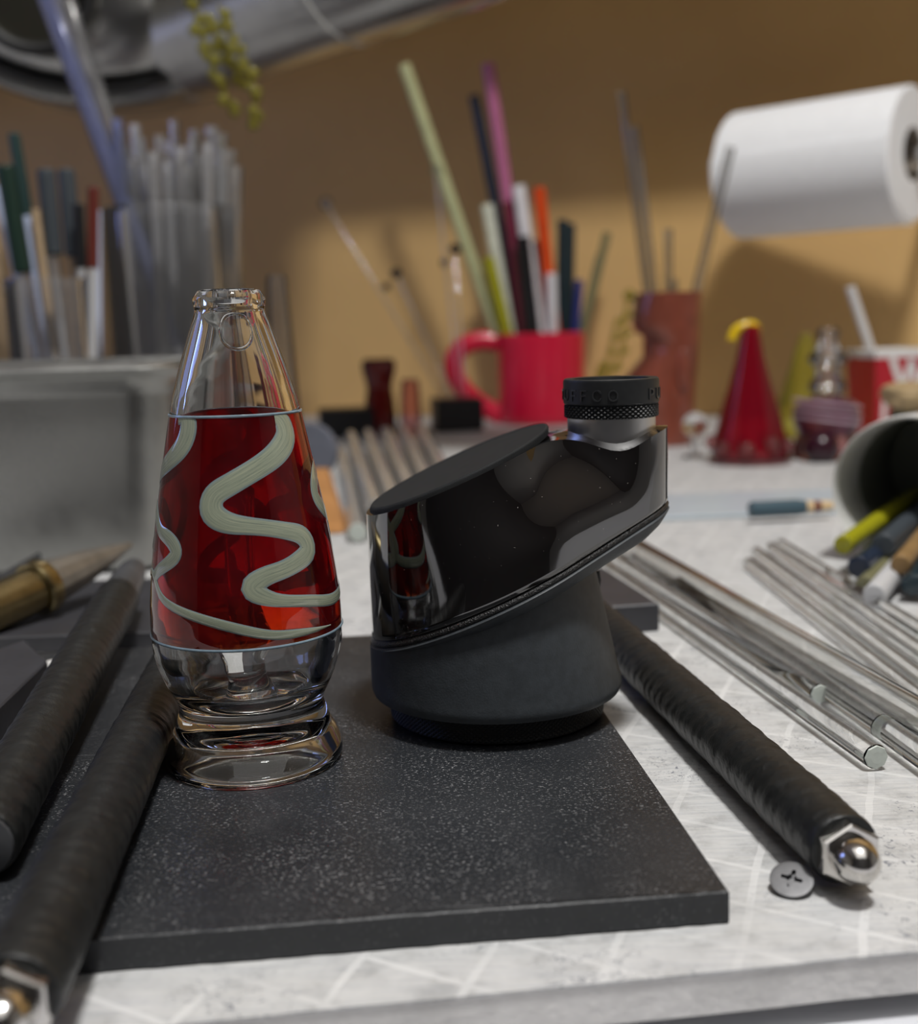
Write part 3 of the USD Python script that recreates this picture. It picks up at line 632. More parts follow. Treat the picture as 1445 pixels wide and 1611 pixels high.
def handle(name, label, near, far, r, nut, ferrule=None, seed=0):
    t_ = thing(name, label, 'tool handle', (near + far) / 2 * A(1, 1, 0) + A(0, 0, min(near[2], far[2]) - r))
    part(t_, 'grip', grip(near, far, r, seed=seed), M['wrap'], smooth=50)
    d = near - far
    if nut: acorn(t_, near - d / np.linalg.norm(d) * .0004, d, r * .96)
    else: part(t_, 'end_cap', lathe([(r * .90, -.0006), (r * .86, .0006), (r * .5, .0012)], 24, axis=(near, d)), M['graphite_tip'])
    if ferrule is not None:
        f0 = far + d / np.linalg.norm(d) * .001; part(t_, 'ferrule', lathe([(r * .95, 0), (r * .9, .002), (r * .85, .010), (r * .7, .030), (r * .55, .036)], 24, axis=(f0, -d)), M['graphite_tip'], label='grey graphite ferrule')
    return t_
hr = 0.0059
n_, f_ = G(1331, 1338, .0068), G(965, 1000, .0061)
far = n_ + (f_ - n_) * 1.22
handle('wrapped_handle', 'black wrapped tool handle with acorn nut lying right of the device', n_, far, hr, True, seed=3)
n_, f_ = G(18, 1575, MT + .0072), G(240, 1120, MT + .0061)
handle('wrapped_handle', 'black wrapped tool handle beside the glass bottle with its nut at the bottom corner', n_, n_ + (f_ - n_) * 1.35, hr, True, seed=11)
n_, f_ = G(-32, 1330, MT + .0066), G(186, 940, MT + .013)
handle('wrapped_handle', 'black wrapped tool handle with grey ferrule farthest left of the bottle', n_, f_, hr * 1.02, False, True, seed=23)

# ================================================================== SCREW
mat('dark_zinc', (0.15, 0.15, 0.155), 0.5, 0.6, var=0.2, vscale=400)
sn_ = A(-.16, -.42, .89); sn_ /= np.linalg.norm(sn_); srr = 34 / F
sc = G(1246, 1386, 0.0018); sr = srr * zc(sc)
sc[2] = sr * math.sqrt(1 - sn_[2] ** 2) + .0006
t = thing('phillips_screw', 'dark cross-head screw leaning out of the white board beside the handle', 'screw', A(sc[0], sc[1], 0))
hd = lathe([(0, -.0058), (sr * .30, -.0050), (sr * .34, -.0024), (sr * .45, -.0020), (sr * .97, -.0006), (sr, -.0003), (sr * .985, 0), (sr * .8, .0001), (sr * .4, .00014), (0, .00015)], 64, (0, 0, 0))
arm = cbox((sr * 1.0, sr * .2, .0020), (0, 0, 0), sr * .05); arm2 = arm.copy(); arm2.apply_transform(trimesh.transformations.rotation_matrix(PI / 2, [0, 0, 1]))
core = trimesh.creation.cylinder(sr * .24, .0022)
crm = from_m(manifold(arm) + manifold(arm2) + manifold(core)); crm.apply_transform(trimesh.transformations.rotation_matrix(.62, [0, 0, 1])); crm.apply_translation([0, 0, .0003])
hd = from_m(manifold(hd) - manifold(crm)); hd.apply_transform(trimesh.geometry.align_vectors([0, 0, 1], sn_)); hd.apply_translation(sc)
part(t, 'head', hd, M['dark_zinc'], smooth=25)

# ================================================================== CLEAR RODS ON THE BOARD, RIGHT
glass('rod_glass', (0.988, 0.99, 0.985), 0.0, 1.47)
mat('frosted_end', (0.50, 0.54, 0.50), 0.4, var=0.1, vscale=500)
def lie(name, label, a, b, r, hollow_=False, group=None, ends=True, mt='rod_glass', z=None, catg='glass rod'):
    z = r + .0003 if z is None else z
    p, q = G(*a, z), G(*b, z)
    t_ = thing(name, label, catg, (p + q) / 2 - A(0, 0, r), group)
    part(t_, 'rod', hollow(p, q, r, r * .68, 20) if hollow_ else rod(p, q, r, 20), M[mt], smooth=40)
    if ends and not hollow_:
        d = (p - q) / np.linalg.norm(p - q)
        part(t_, 'ground_end', lathe([(r * .97, 0), (r * .9, .0003), (r * .5, .0004)], 8, axis=(p + d * .00005, d)), M['frosted_end'], smooth=False, label='frosted ground end')
    return t_
lie('glass_rod', 'clear glass rod with frosted end nearest the black handle', (1379, 1191), (950, 892), .0026)
lie('glass_rod', 'clear glass rod ending beside the second frosted tip', (1291, 1092), (955, 872), .0025)
lie('glass_rod', 'clear glass rod whose frosted end lies just left of the thick tube', (1397, 1143), (1000, 878), .0022)
lie('glass_rod', 'clear glass rod running off the right edge below the thick tube', (1500, 1222), (1070, 920), .0027)
lie('glass_tube', 'thick clear glass tube in the middle of the rods on the board', (1500, 1160), (978, 850), .0042, True, catg='glass tube')
lie('glass_rod', 'slim clear glass rod lying just behind the thick tube', (1500, 1135), (1178, 885), .0021)
lie('glass_rod', 'slim clear glass rod, second one behind the thick tube', (1500, 1102), (1190, 868), .0021)
lie('glass_rod', 'slim clear glass rod in front of the fallen cup', (1500, 1058), (1214, 860), .0021)
lie('glass_rod', 'slim clear glass rod touching the mouth of the fallen cup', (1500, 1020), (1228, 855), .0021)
# ================================================================== GRAPHITE BLOCKS AND TOOLS, LEFT AND BEHIND
def block(name, label, px, z0, z1, material, catg='graphite block'):
    pts = [G(x, y, z1)[:2] for x, y in px]
    t_ = thing(name, label, catg, A(*np.mean(pts, 0), z0)); part(t_, 'block', slab(Polygon(pts), z0, z1, .0004), M[material], smooth=20); return t_
block('graphite_block', 'small dark grey block right behind the device', [(1037, 949), (905, 958), (880, 905), (950, 893)], 0.0, .0085, 'graphite_block')
block('graphite_block', 'flat dark grey slab behind the plate on the left', [(400, 988), (-160, 1008), (-120, 922), (400, 904)], 0.0, .0052, 'graphite_block')
block('graphite_paddle', 'worn grey paddle on the plate at the left edge', [(74, 1040), (-40, 1150), (-110, 1060), (38, 1006)], MT + .0003, MT + .008, 'graphite_block', 'paddle')
mat('white_bead', (0.75, 0.74, 0.72), 0.4, var=0.05, vscale=300)
q = G(83, 1050, MT + .002); t = thing('white_bead', 'small white ceramic bead at the corner of the worn paddle', 'bead', q - A(0, 0, .002)); part(t, 'bead', lathe([(0, -.002), (.0014, -.0018), (.0021, -.0006), (.0021, .0006), (.0014, .0018), (0, .002)], 24, q), M['white_bead'], smooth=60)
mat('brass', (0.36, 0.29, 0.15), 0.32, 1.0, var=0.35, vscale=120)
mat('worn_metal', (0.30, 0.28, 0.25), 0.42, 0.7, var=0.3, vscale=90)
a_, b_ = P(-70, 985, .252 * S), P(208, 856, .300 * S)
d = b_ - a_; L = np.linalg.norm(d); k = .265 * S / F
t = thing('brass_reamer', 'pointed grey reamer in a brass collar at the left edge', 'reamer', (a_ + b_) / 2 * A(1, 1, 0) + A(0, 0, .001))
part(t, 'brass_handle', lathe([(36 * k, 0), (38 * k, L * .05), (38 * k, L * .40), (34 * k, L * .42)], 40, axis=(a_, d)), M['brass'])
part(t, 'collar', lathe([(44 * k, L * .40), (47 * k, L * .41), (47 * k, L * .455), (43 * k, L * .47)], 40, axis=(a_, d)), M['brass'])
part(t, 'blade', lathe([(38 * k, L * .47), (39 * k, L * .5), (30 * k, L * .68), (17 * k, L * .86), (6 * k, L * .985), (2 * k, L)], 14, axis=(a_, d)), M['worn_metal'], smooth=20)
bl = [P(-40, 925, .30 * S), P(62, 868, .318 * S), P(66, 884, .318 * S), P(60, 892, .316 * S), P(-40, 960, .298 * S)]
bm = loft([np.array(bl) + A(0, .0006, 0), np.array(bl) - A(0, .0006, 0)])
t = thing('knife_blade', 'dark knife blade behind the brass collar at the left edge', 'blade', A(*np.mean(bl, 0)[:2], .0)); part(t, 'blade', bm, M['graphite_tip'], smooth=False)
q = G(196, 895, .0)
t = thing('steel_spacer', 'dull steel spacer standing at the tip of the left handle', 'spacer', q + A(0, .01, 0)); part(t, 'body', lathe([(.0048, 0), (.0052, .0006), (.0052, .007), (.0040, .008), (.0028, .008), (.0028, .011), (.002, .0114)], 32, q + A(0, .01, 0)), M['worn_metal'])

# ================================================================== STEEL PAN, LEFT
g = {'c': ('geometry', {}), 'mp': ('mapping', dict(mapping_type='point', scale=(25.0, 25.0, 25.0))), 'n': ('noise_texture', dict(scale=1.0, detail=5.0, roughness=0.6)), 'r': ('map_range', dict(from_min=0.3, from_max=0.7, to_min=0.28, to_max=0.46)),
     'rc': ('rgb_ramp', dict(ramp=[(0.3, (0.26, 0.26, 0.25)), (0.7, (0.38, 0.38, 0.365))])), 'p': ('principled_bsdf', dict(metallic=0.9))}
M['pan_steel'] = usdkit.material(stage, LOOKS + '/pan_steel', g, [('c.position', 'mp.vector'), ('mp.vector', 'n.vector'), ('n.fac', 'r.value'), ('r.result', 'p.roughness'), ('n.fac', 'rc.fac'), ('rc.color', 'p.base_color')], surface='p.BSDF')
py_ = 0.338 * S; pr_ = P(268, 700, py_)[0]; ztp = P(140, 573, py_)[2]
def rrect(x0, x1, y0, y1, r, z, n=10):
    pts = []
    for cx, cy, a0 in ((x1 - r, y1 - r, 0), (x0 + r, y1 - r, PI / 2), (x0 + r, y0 + r, PI), (x1 - r, y0 + r, 1.5 * PI)):
        pts += [(cx + r * math.cos(a0 + q), cy + r * math.sin(a0 + q), z) for q in np.linspace(0, PI / 2, n)]
    return np.array(pts)
X0, X1, Y0, Y1 = pr_ - .28, pr_, py_, py_ + .135
PR = [(.012, 0), (.008, .0006), (.0055, .004), (.002, ztp - .013), (0.0004, ztp - .010), (-.0008, ztp - .006), (-.004, ztp - .0045), (-.0055, ztp - .002), (-.004, ztp), (0.0005, ztp + .0006), (.003, ztp - .001), (.0045, ztp - .008), (.007, .006), (.012, .0016)]
t = thing('steel_pan', 'deep stainless steel pan with rolled rim behind the left tools', 'pan', A((X0 + X1) / 2, (Y0 + Y1) / 2, 0))
rings = [rrect(X0 + o, X1 - o, Y0 + o, Y1 - o, .016, z) for o, z in PR]
part(t, 'pan', loft(rings), M['pan_steel'], smooth=50)

# ================================================================== RODS AND TOOLS IN JARS, LEFT
clear('jar_clear', (0.98, 0.98, 0.985), 0.05, (0.8, 0.8, 0.8), 0.10)
clear('tube_frost', (0.985, 0.985, 0.99), 0.06, (0.95, 0.95, 0.96), 0.32)
clear('blown', (0.94, 0.945, 0.95), 0.03, (0.8, 0.78, 0.78), 0.05)
clear('tube_milky', (0.93, 0.93, 0.92), 0.05, (0.95, 0.93, 0.90), 0.55)
clear('tube_clear', (0.985, 0.985, 0.988), 0.03, (0.95, 0.95, 0.95), 0.16)
clear('tube_blue', (0.80, 0.83, 0.97), 0.04, (0.58, 0.63, 0.95), 0.30)
def jar(name, label, px0, px1, ytop, Y, mt, wall=.0025, catg='jar', group=None):
    l, r_ = P(px0, ytop, Y), P(px1, ytop, Y); c = (l + r_) / 2; R = (r_[0] - l[0]) / 2
    t_ = thing(name, label, catg, A(c[0], c[1], 0), group)
    part(t_, 'body', lathe([(0, .001), (R * .96, .001), (R, .004), (R, c[2] - .003), (R * 1.02, c[2] - .0015), (R, c[2]), (R - wall, c[2]), (R - wall, .006), (R * .9, .004), (0, .004)], 56, (c[0], c[1], 0)), M[mt], smooth=40)
    return c, R
jc, JR = jar('tall_clear_jar', 'tall clear jar packed with clear glass tubes left of the bottle', 163, 376, 330, .58 * S, 'jar_clear')
def stand(name, label, catg, tip, Ytip, foot, r, mt, hollow_=False, group=None, taper=None, mark=None):
    """a rod from its foot (a world point) up to its tip, where the photograph shows it"""
    p = P(*tip, Ytip); foot = np.asarray(foot, float)
    t_ = thing(name, label, catg, foot, group)
    part(t_, 'rod', hollow(foot, p, r, r * .7, 14) if hollow_ else rod(foot, p, r, 14), M[mt], smooth=40)
    if mark is not None:
        m_, frac, k_ = mark; d_ = p - foot
        part(t_, 'tip', rod(foot + d_ * (1 - frac), p + d_ * .004, r * k_, 14, .3), M[m_], smooth=40)
    return t_
tips = [(186, 205), (196, 232), (207, 250), (218, 218), (229, 262), (241, 240), (252, 214), (263, 255), (274, 190), (284, 232), (296, 262), (306, 205), (317, 244), (327, 226), (337, 250), (346, 210), (355, 258), (363, 236), (371, 262), (212, 196), (302, 222), (333, 200), (268, 224), (350, 232)]
for i, (x, y) in enumerate(tips):
    u = (x - 270) / 106.; dz = (i * 0.618 % 1 - .5) * 1.2 * math.sqrt(max(0, 1 - u * u * .85))
    ft = A(jc[0] + u * JR * .70, jc[1] + dz * JR * .8, .0065)
    stand('standing_glass_tube', 'clear glass tube standing upright in the packed tall jar', 'glass tube', (x, y), jc[1] + dz * JR, ft, .0035 if i % 3 else .0045, 'tube_frost' if i % 2 else 'tube_clear', True, 'clear tubes in the tall jar')
for lab, tp, qx, qo, r_, mt_ in (('long blue-tinted glass tube leaning left out of the tall jar', (52, -60), 199, -.016, .0056, 'tube_blue'), ('long clear glass tube leaning left beside the blue-tinted one', (88, -40), 216, .000, .0060, 'tube_clear')):
    Q_ = P(qx, 330, jc[1] + qo); T_ = P(*tp, jc[1] + qo - .016); ft = Q_ + (Q_ - T_) * (Q_[2] - .012) / (T_[2] - Q_[2])
    stand('leaning_glass_tube', lab, 'glass tube', tp, jc[1] + qo - .016, ft, r_, mt_, True)
stand('short_blue_tube', 'short blue glass tube upright at the left of the tall jar', 'glass tube', (184, 188), jc[1] - .02, A(jc[0] - JR * .66, jc[1] - JR * .42, .0065), .0035, 'tube_blue', True)
jc2, JR2 = jar('tool_jar', 'clear jar of brushes and rods at the far left edge', 8, 150, 440, .52 * S, 'jar_clear')
mat('teal_dark', (0.018, 0.045, 0.042), 0.4); mat('green_dark', (0.010, 0.030, 0.020), 0.4); mat('slate', (0.05, 0.06, 0.07), 0.45); mat('black_plastic', (0.012, 0.012, 0.013), 0.4)
mat('brick_red', (0.13, 0.022, 0.015), 0.4); mat('pale_blue', (0.55, 0.62, 0.82), 0.25); mat('pale_grey', (0.55, 0.55, 0.56), 0.4); mat('tan_wood', (0.50, 0.36, 0.22), 0.5, var=0.25, vscale=90)
TL = [((8, 262), 'tube_clear', 'green_dark', .32, 2.0, 'dark green capped marker leaning in the tool jar'), ((22, 212), 'tube_clear', 'teal_dark', .26, 1.3, 'slim rod with long teal tip, tallest in the tool jar'),
      ((72, 268), 'tube_clear', 'slate', .26, 1.9, 'slate headed brush in the middle of the tool jar'), ((104, 268), 'tan_wood', 'slate', .27, 1.9, 'slate headed brush on a wooden stick'),
      ((123, 322), 'pale_grey', 'black_plastic', .22, 1.3, 'grey rod with short black tip beside the red-tipped one'), ((147, 296), 'pale_grey', 'brick_red', .26, 1.2, 'grey rod with a brick red tip in the tool jar'),
      ((-6, 292), 'pale_blue', None, 0, 0, 'pale blue rod leaning out at the left frame edge'), ((40, 340), 'pale_blue', None, 0, 0, 'short pale blue rod below the green marker'), ((74, 398), 'pale_grey', None, 0, 0, 'shortest pale grey rod in the tool jar'),
      ((152, 330), 'pale_blue', None, 0, 0, 'pale blue rod between the two jars'), ((55, 330), 'tan_wood', None, 0, 0, 'plain wooden stick in the tool jar')]
for i, (tp, mt_, mk, fr, kk_, lab) in enumerate(TL):
    u = (tp[0] - 79) / 71.; ft = A(jc2[0] + max(-.6, min(.7, u * .35 + .38)) * JR2, jc2[1] + ((i * .618) % 1 - .5) * JR2 * 1.1, .0065)
    stand('jar_tool', lab, 'craft tool', tp, jc2[1] + ((i * .618) % 1 - .5) * JR2 * 1.4, ft, .0026, mt_, mark=(mk, fr, kk_) if mk else None)
q = G(55, 735, 0); t = thing('wood_wedge', 'light wooden post at the far left edge of the picture', 'wood piece', P(-12, 600, .56 * S) * A(1, 1, 0)); part(t, 'wedge', cbox((.028, .02, .19), P(-14, 600, .56 * S) * A(1, 1, 0) + A(0, 0, .0955), .001, .2), M['tan_wood'], smooth=20)

# ================================================================== STEEL EXTRACTOR AND DUCT, UPPER LEFT
mat('polished_steel', (0.56, 0.56, 0.54), 0.22, 1.0, var=0.2, vscale=14, bump=0.15, bscale=60)
mat('dark_rubber', (0.010, 0.010, 0.010), 0.5); mat('duct_inside', (0.10, 0.095, 0.075), 0.35, 0.9)
FYY = 0.68 * S; fc = P(128, -262, FYY); R_ = 412 * zc(fc) / F
t = thing('steel_extractor', 'round stainless extractor housing with black seals hanging at top left', 'extractor', fc)
ax = A(0.10, -1, -0.10); ax /= np.linalg.norm(ax)
part(t, 'rear_drum', lathe([(R_ * .97, -.10), (R_, -.095), (R_, .004), (R_ * .985, .010), (R_ * .93, .012)], 96, axis=(fc, ax)), M['polished_steel'])
part(t, 'seal', lathe([(R_ * .93, .008), (R_ * .945, .016), (R_ * .93, .022), (R_ * .905, .022), (R_ * .89, .014)], 96, axis=(fc, ax), closed=False), M['dark_rubber'])
part(t, 'dish', lathe([(R_ * .90, .012), (R_ * .89, .022), (R_ * .80, .040), (R_ * .62, .058), (R_ * .40, .066), (0, .067)], 96, axis=(fc, ax)), M['polished_steel'])
oc = P(60, -12, FYY - .055); orr = 92 * zc(oc) / F
part(t, 'inlet', lathe([(orr, -.035), (orr, .018), (orr * .94, .018), (orr * .94, -.03)], 56, axis=(oc, ax), closed=True), M['polished_steel'])
part(t, 'inlet_seal', torus(oc + ax * .019, orr * .97, .0045, axis=ax), M['dark_rubber'])
part(t, 'inlet_throat', lathe([(orr * .93, .006), (orr * .5, -.012), (0, -.02)], 48, axis=(oc, ax)), M['duct_inside'])
d0, d1 = P(250, 168, .72 * S), P(1060, -95, .52 * S)
dirv = (d1 - d0) / np.linalg.norm(d1 - d0); dr_ = .058
upv = np.cross(dirv, np.cross(A(0, 0, 1), dirv)); upv /= np.linalg.norm(upv)
d0c, d1c = d0 + upv * dr_, d1 + upv * dr_
part(t, 'duct', lathe([(dr_ * .98, 0), (dr_, .002), (dr_, np.linalg.norm(d1 - d0))], 72, axis=(d0c, dirv)), M['polished_steel'])
for s in (.05, .36, .72):
    part(t, 'seam_band', lathe([(dr_ + .0002, 0), (dr_ + .0014, .0015), (dr_ + .0014, .0065), (dr_ + .0002, .008)], 72, axis=(d0c + dirv * s * .55, dirv)), M['polished_steel'])
# yellow beaded glass hanging in front of it
clear('yellow_glass', (0.93, 0.90, 0.45), 0.05, (0.60, 0.55, 0.10), 0.34)
t = thing('beaded_glass_vine', 'yellow beaded glass strand hanging below the extractor', 'glass ornament', P(305, -30, .56 * S))
st = [spline([P(296, -30, .56 * S), P(318, 60, .56 * S), P(345, 130, .56 * S), P(372, 178, .56 * S)], 16), spline([P(345, 10, .555 * S), P(375, 80, .555 * S), P(398, 135, .555 * S), P(402, 198, .555 * S)], 16), spline([P(318, 20, .565 * S), P(350, 75, .565 * S), P(380, 130, .565 * S)], 12)]
for s_ in st:
    part(t, 'stem', tube(s_, .0012, 8), M['yellow_glass'], smooth=50)
    for i, p in enumerate(s_[1:]):
        part(t, 'bead', ball(p + A(.0022 * math.cos(i * 2.4), .002 * math.sin(i * 2.4), .002 * math.sin(i * 4.1)), .0034 + .0008 * math.sin(i * 3.3), 2), M['yellow_glass'], smooth=60)

# thick tubes heaped behind the device
for i in range(6):
    a_, b_ = (563 + i * 34, 838 - i * 5), (537 + i * 27, 700 - i * 3)
    lie('glass_tube', ['clear glass tube leftmost of the heap behind the device, its end in view'][0] if i == 0 else 'thick clear glass tube in the heap behind the device', a_, b_, .0044, i > 0,
        group=None if i == 0 else 'thick tubes behind the device', mt='tube_milky', catg='glass tube')
for i in range(5):
    lie('glass_tube', 'thick clear glass tube on top of the heap behind the device', (590 + i * 33, 800 - i * 4), (553 + i * 27, 686 - i * 3), .0042, True, group='upper tubes behind the device', mt='tube_milky', z=.0134, catg='glass tube')

# ================================================================== RED MUG OF COLOURED RODS
mat('red_glaze', (0.66, 0.008, 0.045), 0.3, var=0.06, vscale=40, coat_weight=0.3)
MY = 0.86 * S
ml, mr = P(781, 560, MY), P(921, 552, MY); mc = (ml + mr) / 2; MR = (mr[0] - ml[0]) / 2; mz = P(851, 524, MY)[2]
t = thing('red_mug', 'red ceramic mug holding coloured glass rods', 'mug', A(mc[0], mc[1], 0))
part(t, 'cup', lathe([(0, .0008), (MR * .90, .0005), (MR * .955, .003), (MR * .965, .01), (MR, mz - .004), (MR * 1.0, mz - .001), (MR * .97, mz), (MR * .94, mz - .001), (MR * .93, .012), (MR * .85, .008), (0, .007)], 72, (mc[0], mc[1], 0)), M['red_glaze'], smooth=40)
hp = spline([P(790, 541, MY), P(752, 537, MY), P(722, 552, MY), P(714, 578, MY), P(726, 608, MY), P(756, 636, MY), P(792, 655, MY)], 30)
part(t, 'handle', tube(hp, .0062, 16, 1.5), M['red_glaze'], smooth=50, label='ear shaped handle')
cols = dict(pale_green=(0.52, 0.53, 0.29), ink_blue=(0.020, 0.030, 0.055), pink=(0.48, 0.15, 0.28), white_rod=(0.78, 0.76, 0.78), burgundy=(0.18, 0.02, 0.05), plum=(0.10, 0.06, 0.10), soot=(0.012, 0.012, 0.014), olive=(0.38, 0.36, 0.015), orange=(0.72, 0.075, 0.012), deep_teal=(0.018, 0.035, 0.045), cream=(0.72, 0.74, 0.62), moss=(0.20, 0.19, 0.10), royal=(0.03, 0.04, 0.2))
for k_, c_ in cols.items(): mat('rod_' + k_, c_, 0.15, var=0.12, vscale=80)
RODS = [('pale_green', (636, 102), (822, 600), .0058, 0, 'long pale green glass rod leaning far left from the mug'), ('ink_blue', (746, 150), (842, 620), .0052, .024, 'long dark blue glass rod in the red mug'), ('pink', (768, 100), (846, 560), .0062, .006, 'long pink glass rod in the red mug'),
        ('white_rod', (816, 292), (866, 600), .0065, -.012, 'white glass rod below the pink one in the mug'), ('burgundy', (800, 318), (840, 600), .0055, -.002, 'burgundy glass rod between the pink and black ones'), ('soot', (822, 372), (852, 600), .0066, -.020, 'black glass rod in the middle of the mug'),
        ('soot', (848, 378), (876, 600), .0056, -.004, 'black glass rod left of the orange one'), ('cream', (766, 322), (822, 600), .0062, .010, 'cream and yellow glass rod at the left of the mug'), ('olive', (768, 405), (826, 590), .0058, -.016, 'olive yellow glass rod at the mug\'s left rim'),
        ('orange', (848, 295), (884, 600), .0060, -.018, 'bright orange glass rod in the red mug'), ('deep_teal', (886, 346), (882, 600), .0056, .0, 'left one of the two teal black rods in the mug'), ('deep_teal', (898, 352), (892, 600), .0050, .014, 'right one of the two teal black rods in the mug'),
        ('moss', (956, 366), (890, 600), .0040, .010, 'grey green glass rod leaning right from the mug'), ('moss', (946, 402), (888, 610), .0045, -.008, 'shorter mossy glass rod leaning right from the mug'), ('white_rod', (868, 430), (872, 600), .0050, -.024, 'short white glass rod at the mug\'s front rim'), ('royal', (912, 440), (896, 610), .0040, -.012, 'short royal blue glass rod at the mug\'s right rim')]
for nm, tp, ft, r_, dy, lab in RODS:
    foot = P(*ft, MY + dy * .6); dd = A(foot[0] - mc[0], foot[1] - mc[1]); q = np.linalg.norm(dd); lim = MR * .93 - r_ - .002
    if q > lim: dd *= lim / q
    foot = A(mc[0] + dd[0], mc[1] + dd[1], .0135 + r_ * .3)
    stand('coloured_glass_rod', lab, 'glass rod', tp, MY + dy, foot, r_, 'rod_' + nm)

# ================================================================== CARVED BROWN HEAD MUG WITH CLEAR RODS
mat('terracotta', (0.24, 0.060, 0.034), 0.32, var=0.25, vscale=60, coat_weight=0.4)
TY = 0.68 * S
sil = [(708, 1000, 1086), (690, 994, 1088), (665, 990, 1090), (650, 986, 1091), (638, 992, 1092), (625, 978, 1093), (610, 974, 1094), (598, 980, 1095), (575, 1000, 1097), (555, 1017, 1098), (543, 1022, 1099), (532, 1016, 1100), (522, 1000, 1101), (510, 995, 1101), (490, 997, 1102), (470, 1000, 1103), (462, 1002, 1103)]
rings = []; nn = 48
zt_ = P(1050, 462, TY)[2]
for y, l_, r_ in sil:
    pl_, pr2 = P(l_, y, TY), P(r_, y, TY); cx = (pl_[0] + pr2[0]) / 2; hw = (pr2[0] - pl_[0]) / 2; hd_ = .026
    aa = np.arange(nn) / nn * 2 * PI; cs, sn = np.cos(aa), np.sin(aa)
    narrow = 1 - .45 * np.clip(-cs, 0, 1) ** 2 * (1 if y > 545 and y < 640 else .2)
    rings.append(np.c_[cx + hw * np.sign(cs) * np.abs(cs) ** .85, TY + hd_ * np.sign(sn) * np.abs(sn) ** .8 * narrow, np.full(nn, max(.0005, pl_[2]))])
rings[0][:, 2] = .0005
tcx = rings[-1][:, 0].mean()
top = rings[-1].copy()
for s_, z_ in ((.86, 0), (.80, -.003), (.80, -.05)):
    q = top.copy(); q[:, :2] = A(tcx, TY) + (top[:, :2] - A(tcx, TY)) * s_; q[:, 2] += z_; rings.append(q)
t = thing('carved_head_mug', 'tall reddish brown carved head mug holding clear rods', 'mug', A(tcx, TY, 0))
part(t, 'body', loft(rings), M['terracotta'], smooth=45)
for sx in (-1, 1):
    q = P(1042, 566, TY) + A(0, 0, 0); part(t, 'ear', ball(A(tcx + .006, TY + sx * .0262, P(1050, 580, TY)[2]), .006, 2, (.7, .45, 2.6)), M['terracotta'], smooth=60)
zin = zt_ - .050
for tp, dx, r_, lab in [((978, 145), -.010, .0032, 'tall clear glass rod leaning left from the brown head mug'), ((998, 200), -.006, .0036, 'clear glass rod second from left in the brown head mug'), ((1052, 360), .000, .0030, 'short clear glass rod in the brown head mug'), ((1150, 232), .009, .0034, 'clear glass rod leaning right from the brown head mug'), ((1060, 440), .003, .0034, 'stub of clear glass just above the brown head mug')]:
    stand('clear_stirring_rod', lab, 'glass rod', tp, TY + .003, A(tcx + dx, TY + dx * .4, zin), r_, 'blown', True)

# ================================================================== GLASSWARE AT THE RIGHT BACK
clear('red_blown', (0.85, 0.10, 0.14), 0.04, (0.40, 0.008, 0.03), 0.55)
clear('pink_blown', (0.90, 0.62, 0.62), 0.04, (0.62, 0.28, 0.28), 0.16)
clear('purple_blown', (0.70, 0.45, 0.58), 0.04, (0.28, 0.07, 0.15), 0.5)
mat('yellow_glaze', (0.75, 0.50, 0.01), 0.2); mat('dark_plum', (0.030, 0.006, 0.014), 0.15); mat('lilac', (0.45, 0.33, 0.40), 0.2)
def vase(name, label, axis_px, Y, prof, mt, catg='glass piece', n=48, base_z=0):
    """prof: (y pixel, half width in pixels)"""
    pts = []
    for y, hw in prof:
        p = P(axis_px, y, Y); pts.append((hw * zc(p) / F, max(p[2], base_z + .0005)))
    c = P(axis_px, prof[-1][0], Y)
    t_ = thing(name, label, catg, A(c[0], Y, base_z)); part(t_, 'body', lathe(pts, n, (c[0], Y, 0)), M[mt], smooth=40); return t_, c
RY = .575 * S
t, c = vase('red_glass_cone', 'red glass cone with a yellow hook on top', 1180, RY, [(512, 12), (516, 14), (560, 22), (600, 32), (650, 46), (690, 56), (715, 60), (728, 54)], 'red_blown')
hk = spline([P(1190, 524, RY), P(1186, 512, RY), P(1172, 512, RY), P(1158, 520, RY), P(1152, 535, RY)], 16)
part(t, 'hook', tube(hk, .0030, 12), M['yellow_glaze'], smooth=50, label='yellow hook')
part(t, 'foot', lathe([(52 * RY / F, P(1180, 728, RY)[2]), (62 * RY / F, P(1180, 738, RY)[2]), (66 * RY / F, .0035), (60 * RY / F, .0006)], 48, (c[0], RY, 0)), M['pink_blown'])
for i in range(9):
    an = i / 9 * 2 * PI + .2; rr = 57 * RY / F
    part(t, 'bead', ball(A(c[0] + rr * math.cos(an), RY + rr * math.sin(an), P(1180, 700, RY)[2] + .002 * math.sin(i * 2)), .0052, 2), M['pink_blown'], smooth=60)
q = P(1094, 668, .60 * S); t = thing('clear_glass_ball', 'clear glass ball on a stem left of the red cone', 'glass ball', A(q[0], .60 * S, 0)); part(t, 'ball', ball(q, .0085, 3), M['hero_glass'], smooth=60); part(t, 'stem', lathe([(.008, .0006), (.007, .002), (.0028, .004), (.0026, q[2] - .0082)], 24, (q[0], .60 * S, 0)), M['blown'])
t, c = vase('yellow_glass_cone', 'yellow glass cone behind the clear and purple piece', 1266, .70 * S, [(524, 7), (530, 10), (570, 22), (620, 38), (655, 50), (690, 58), (708, 50)], 'yellow_glass')
PY = .585 * S
t, c = vase('purple_glass_rig', 'clear and purple swirled glass piece right of the red cone', 1302, PY, [(516, 14), (522, 18), (528, 18), (534, 14), (548, 18), (560, 30), (566, 32), (574, 22), (590, 18), (600, 26), (608, 30), (618, 22), (628, 20)], 'blown', 'glass piece')
part(t, 'swirled_body', lathe([(x * PY / F, P(1302, y, PY)[2]) for y, x in [(624, 22), (630, 40), (638, 49), (652, 52), (668, 50), (682, 44)]], 48, (c[0], PY, 0)), M['purple_blown'], label='purple swirled middle')
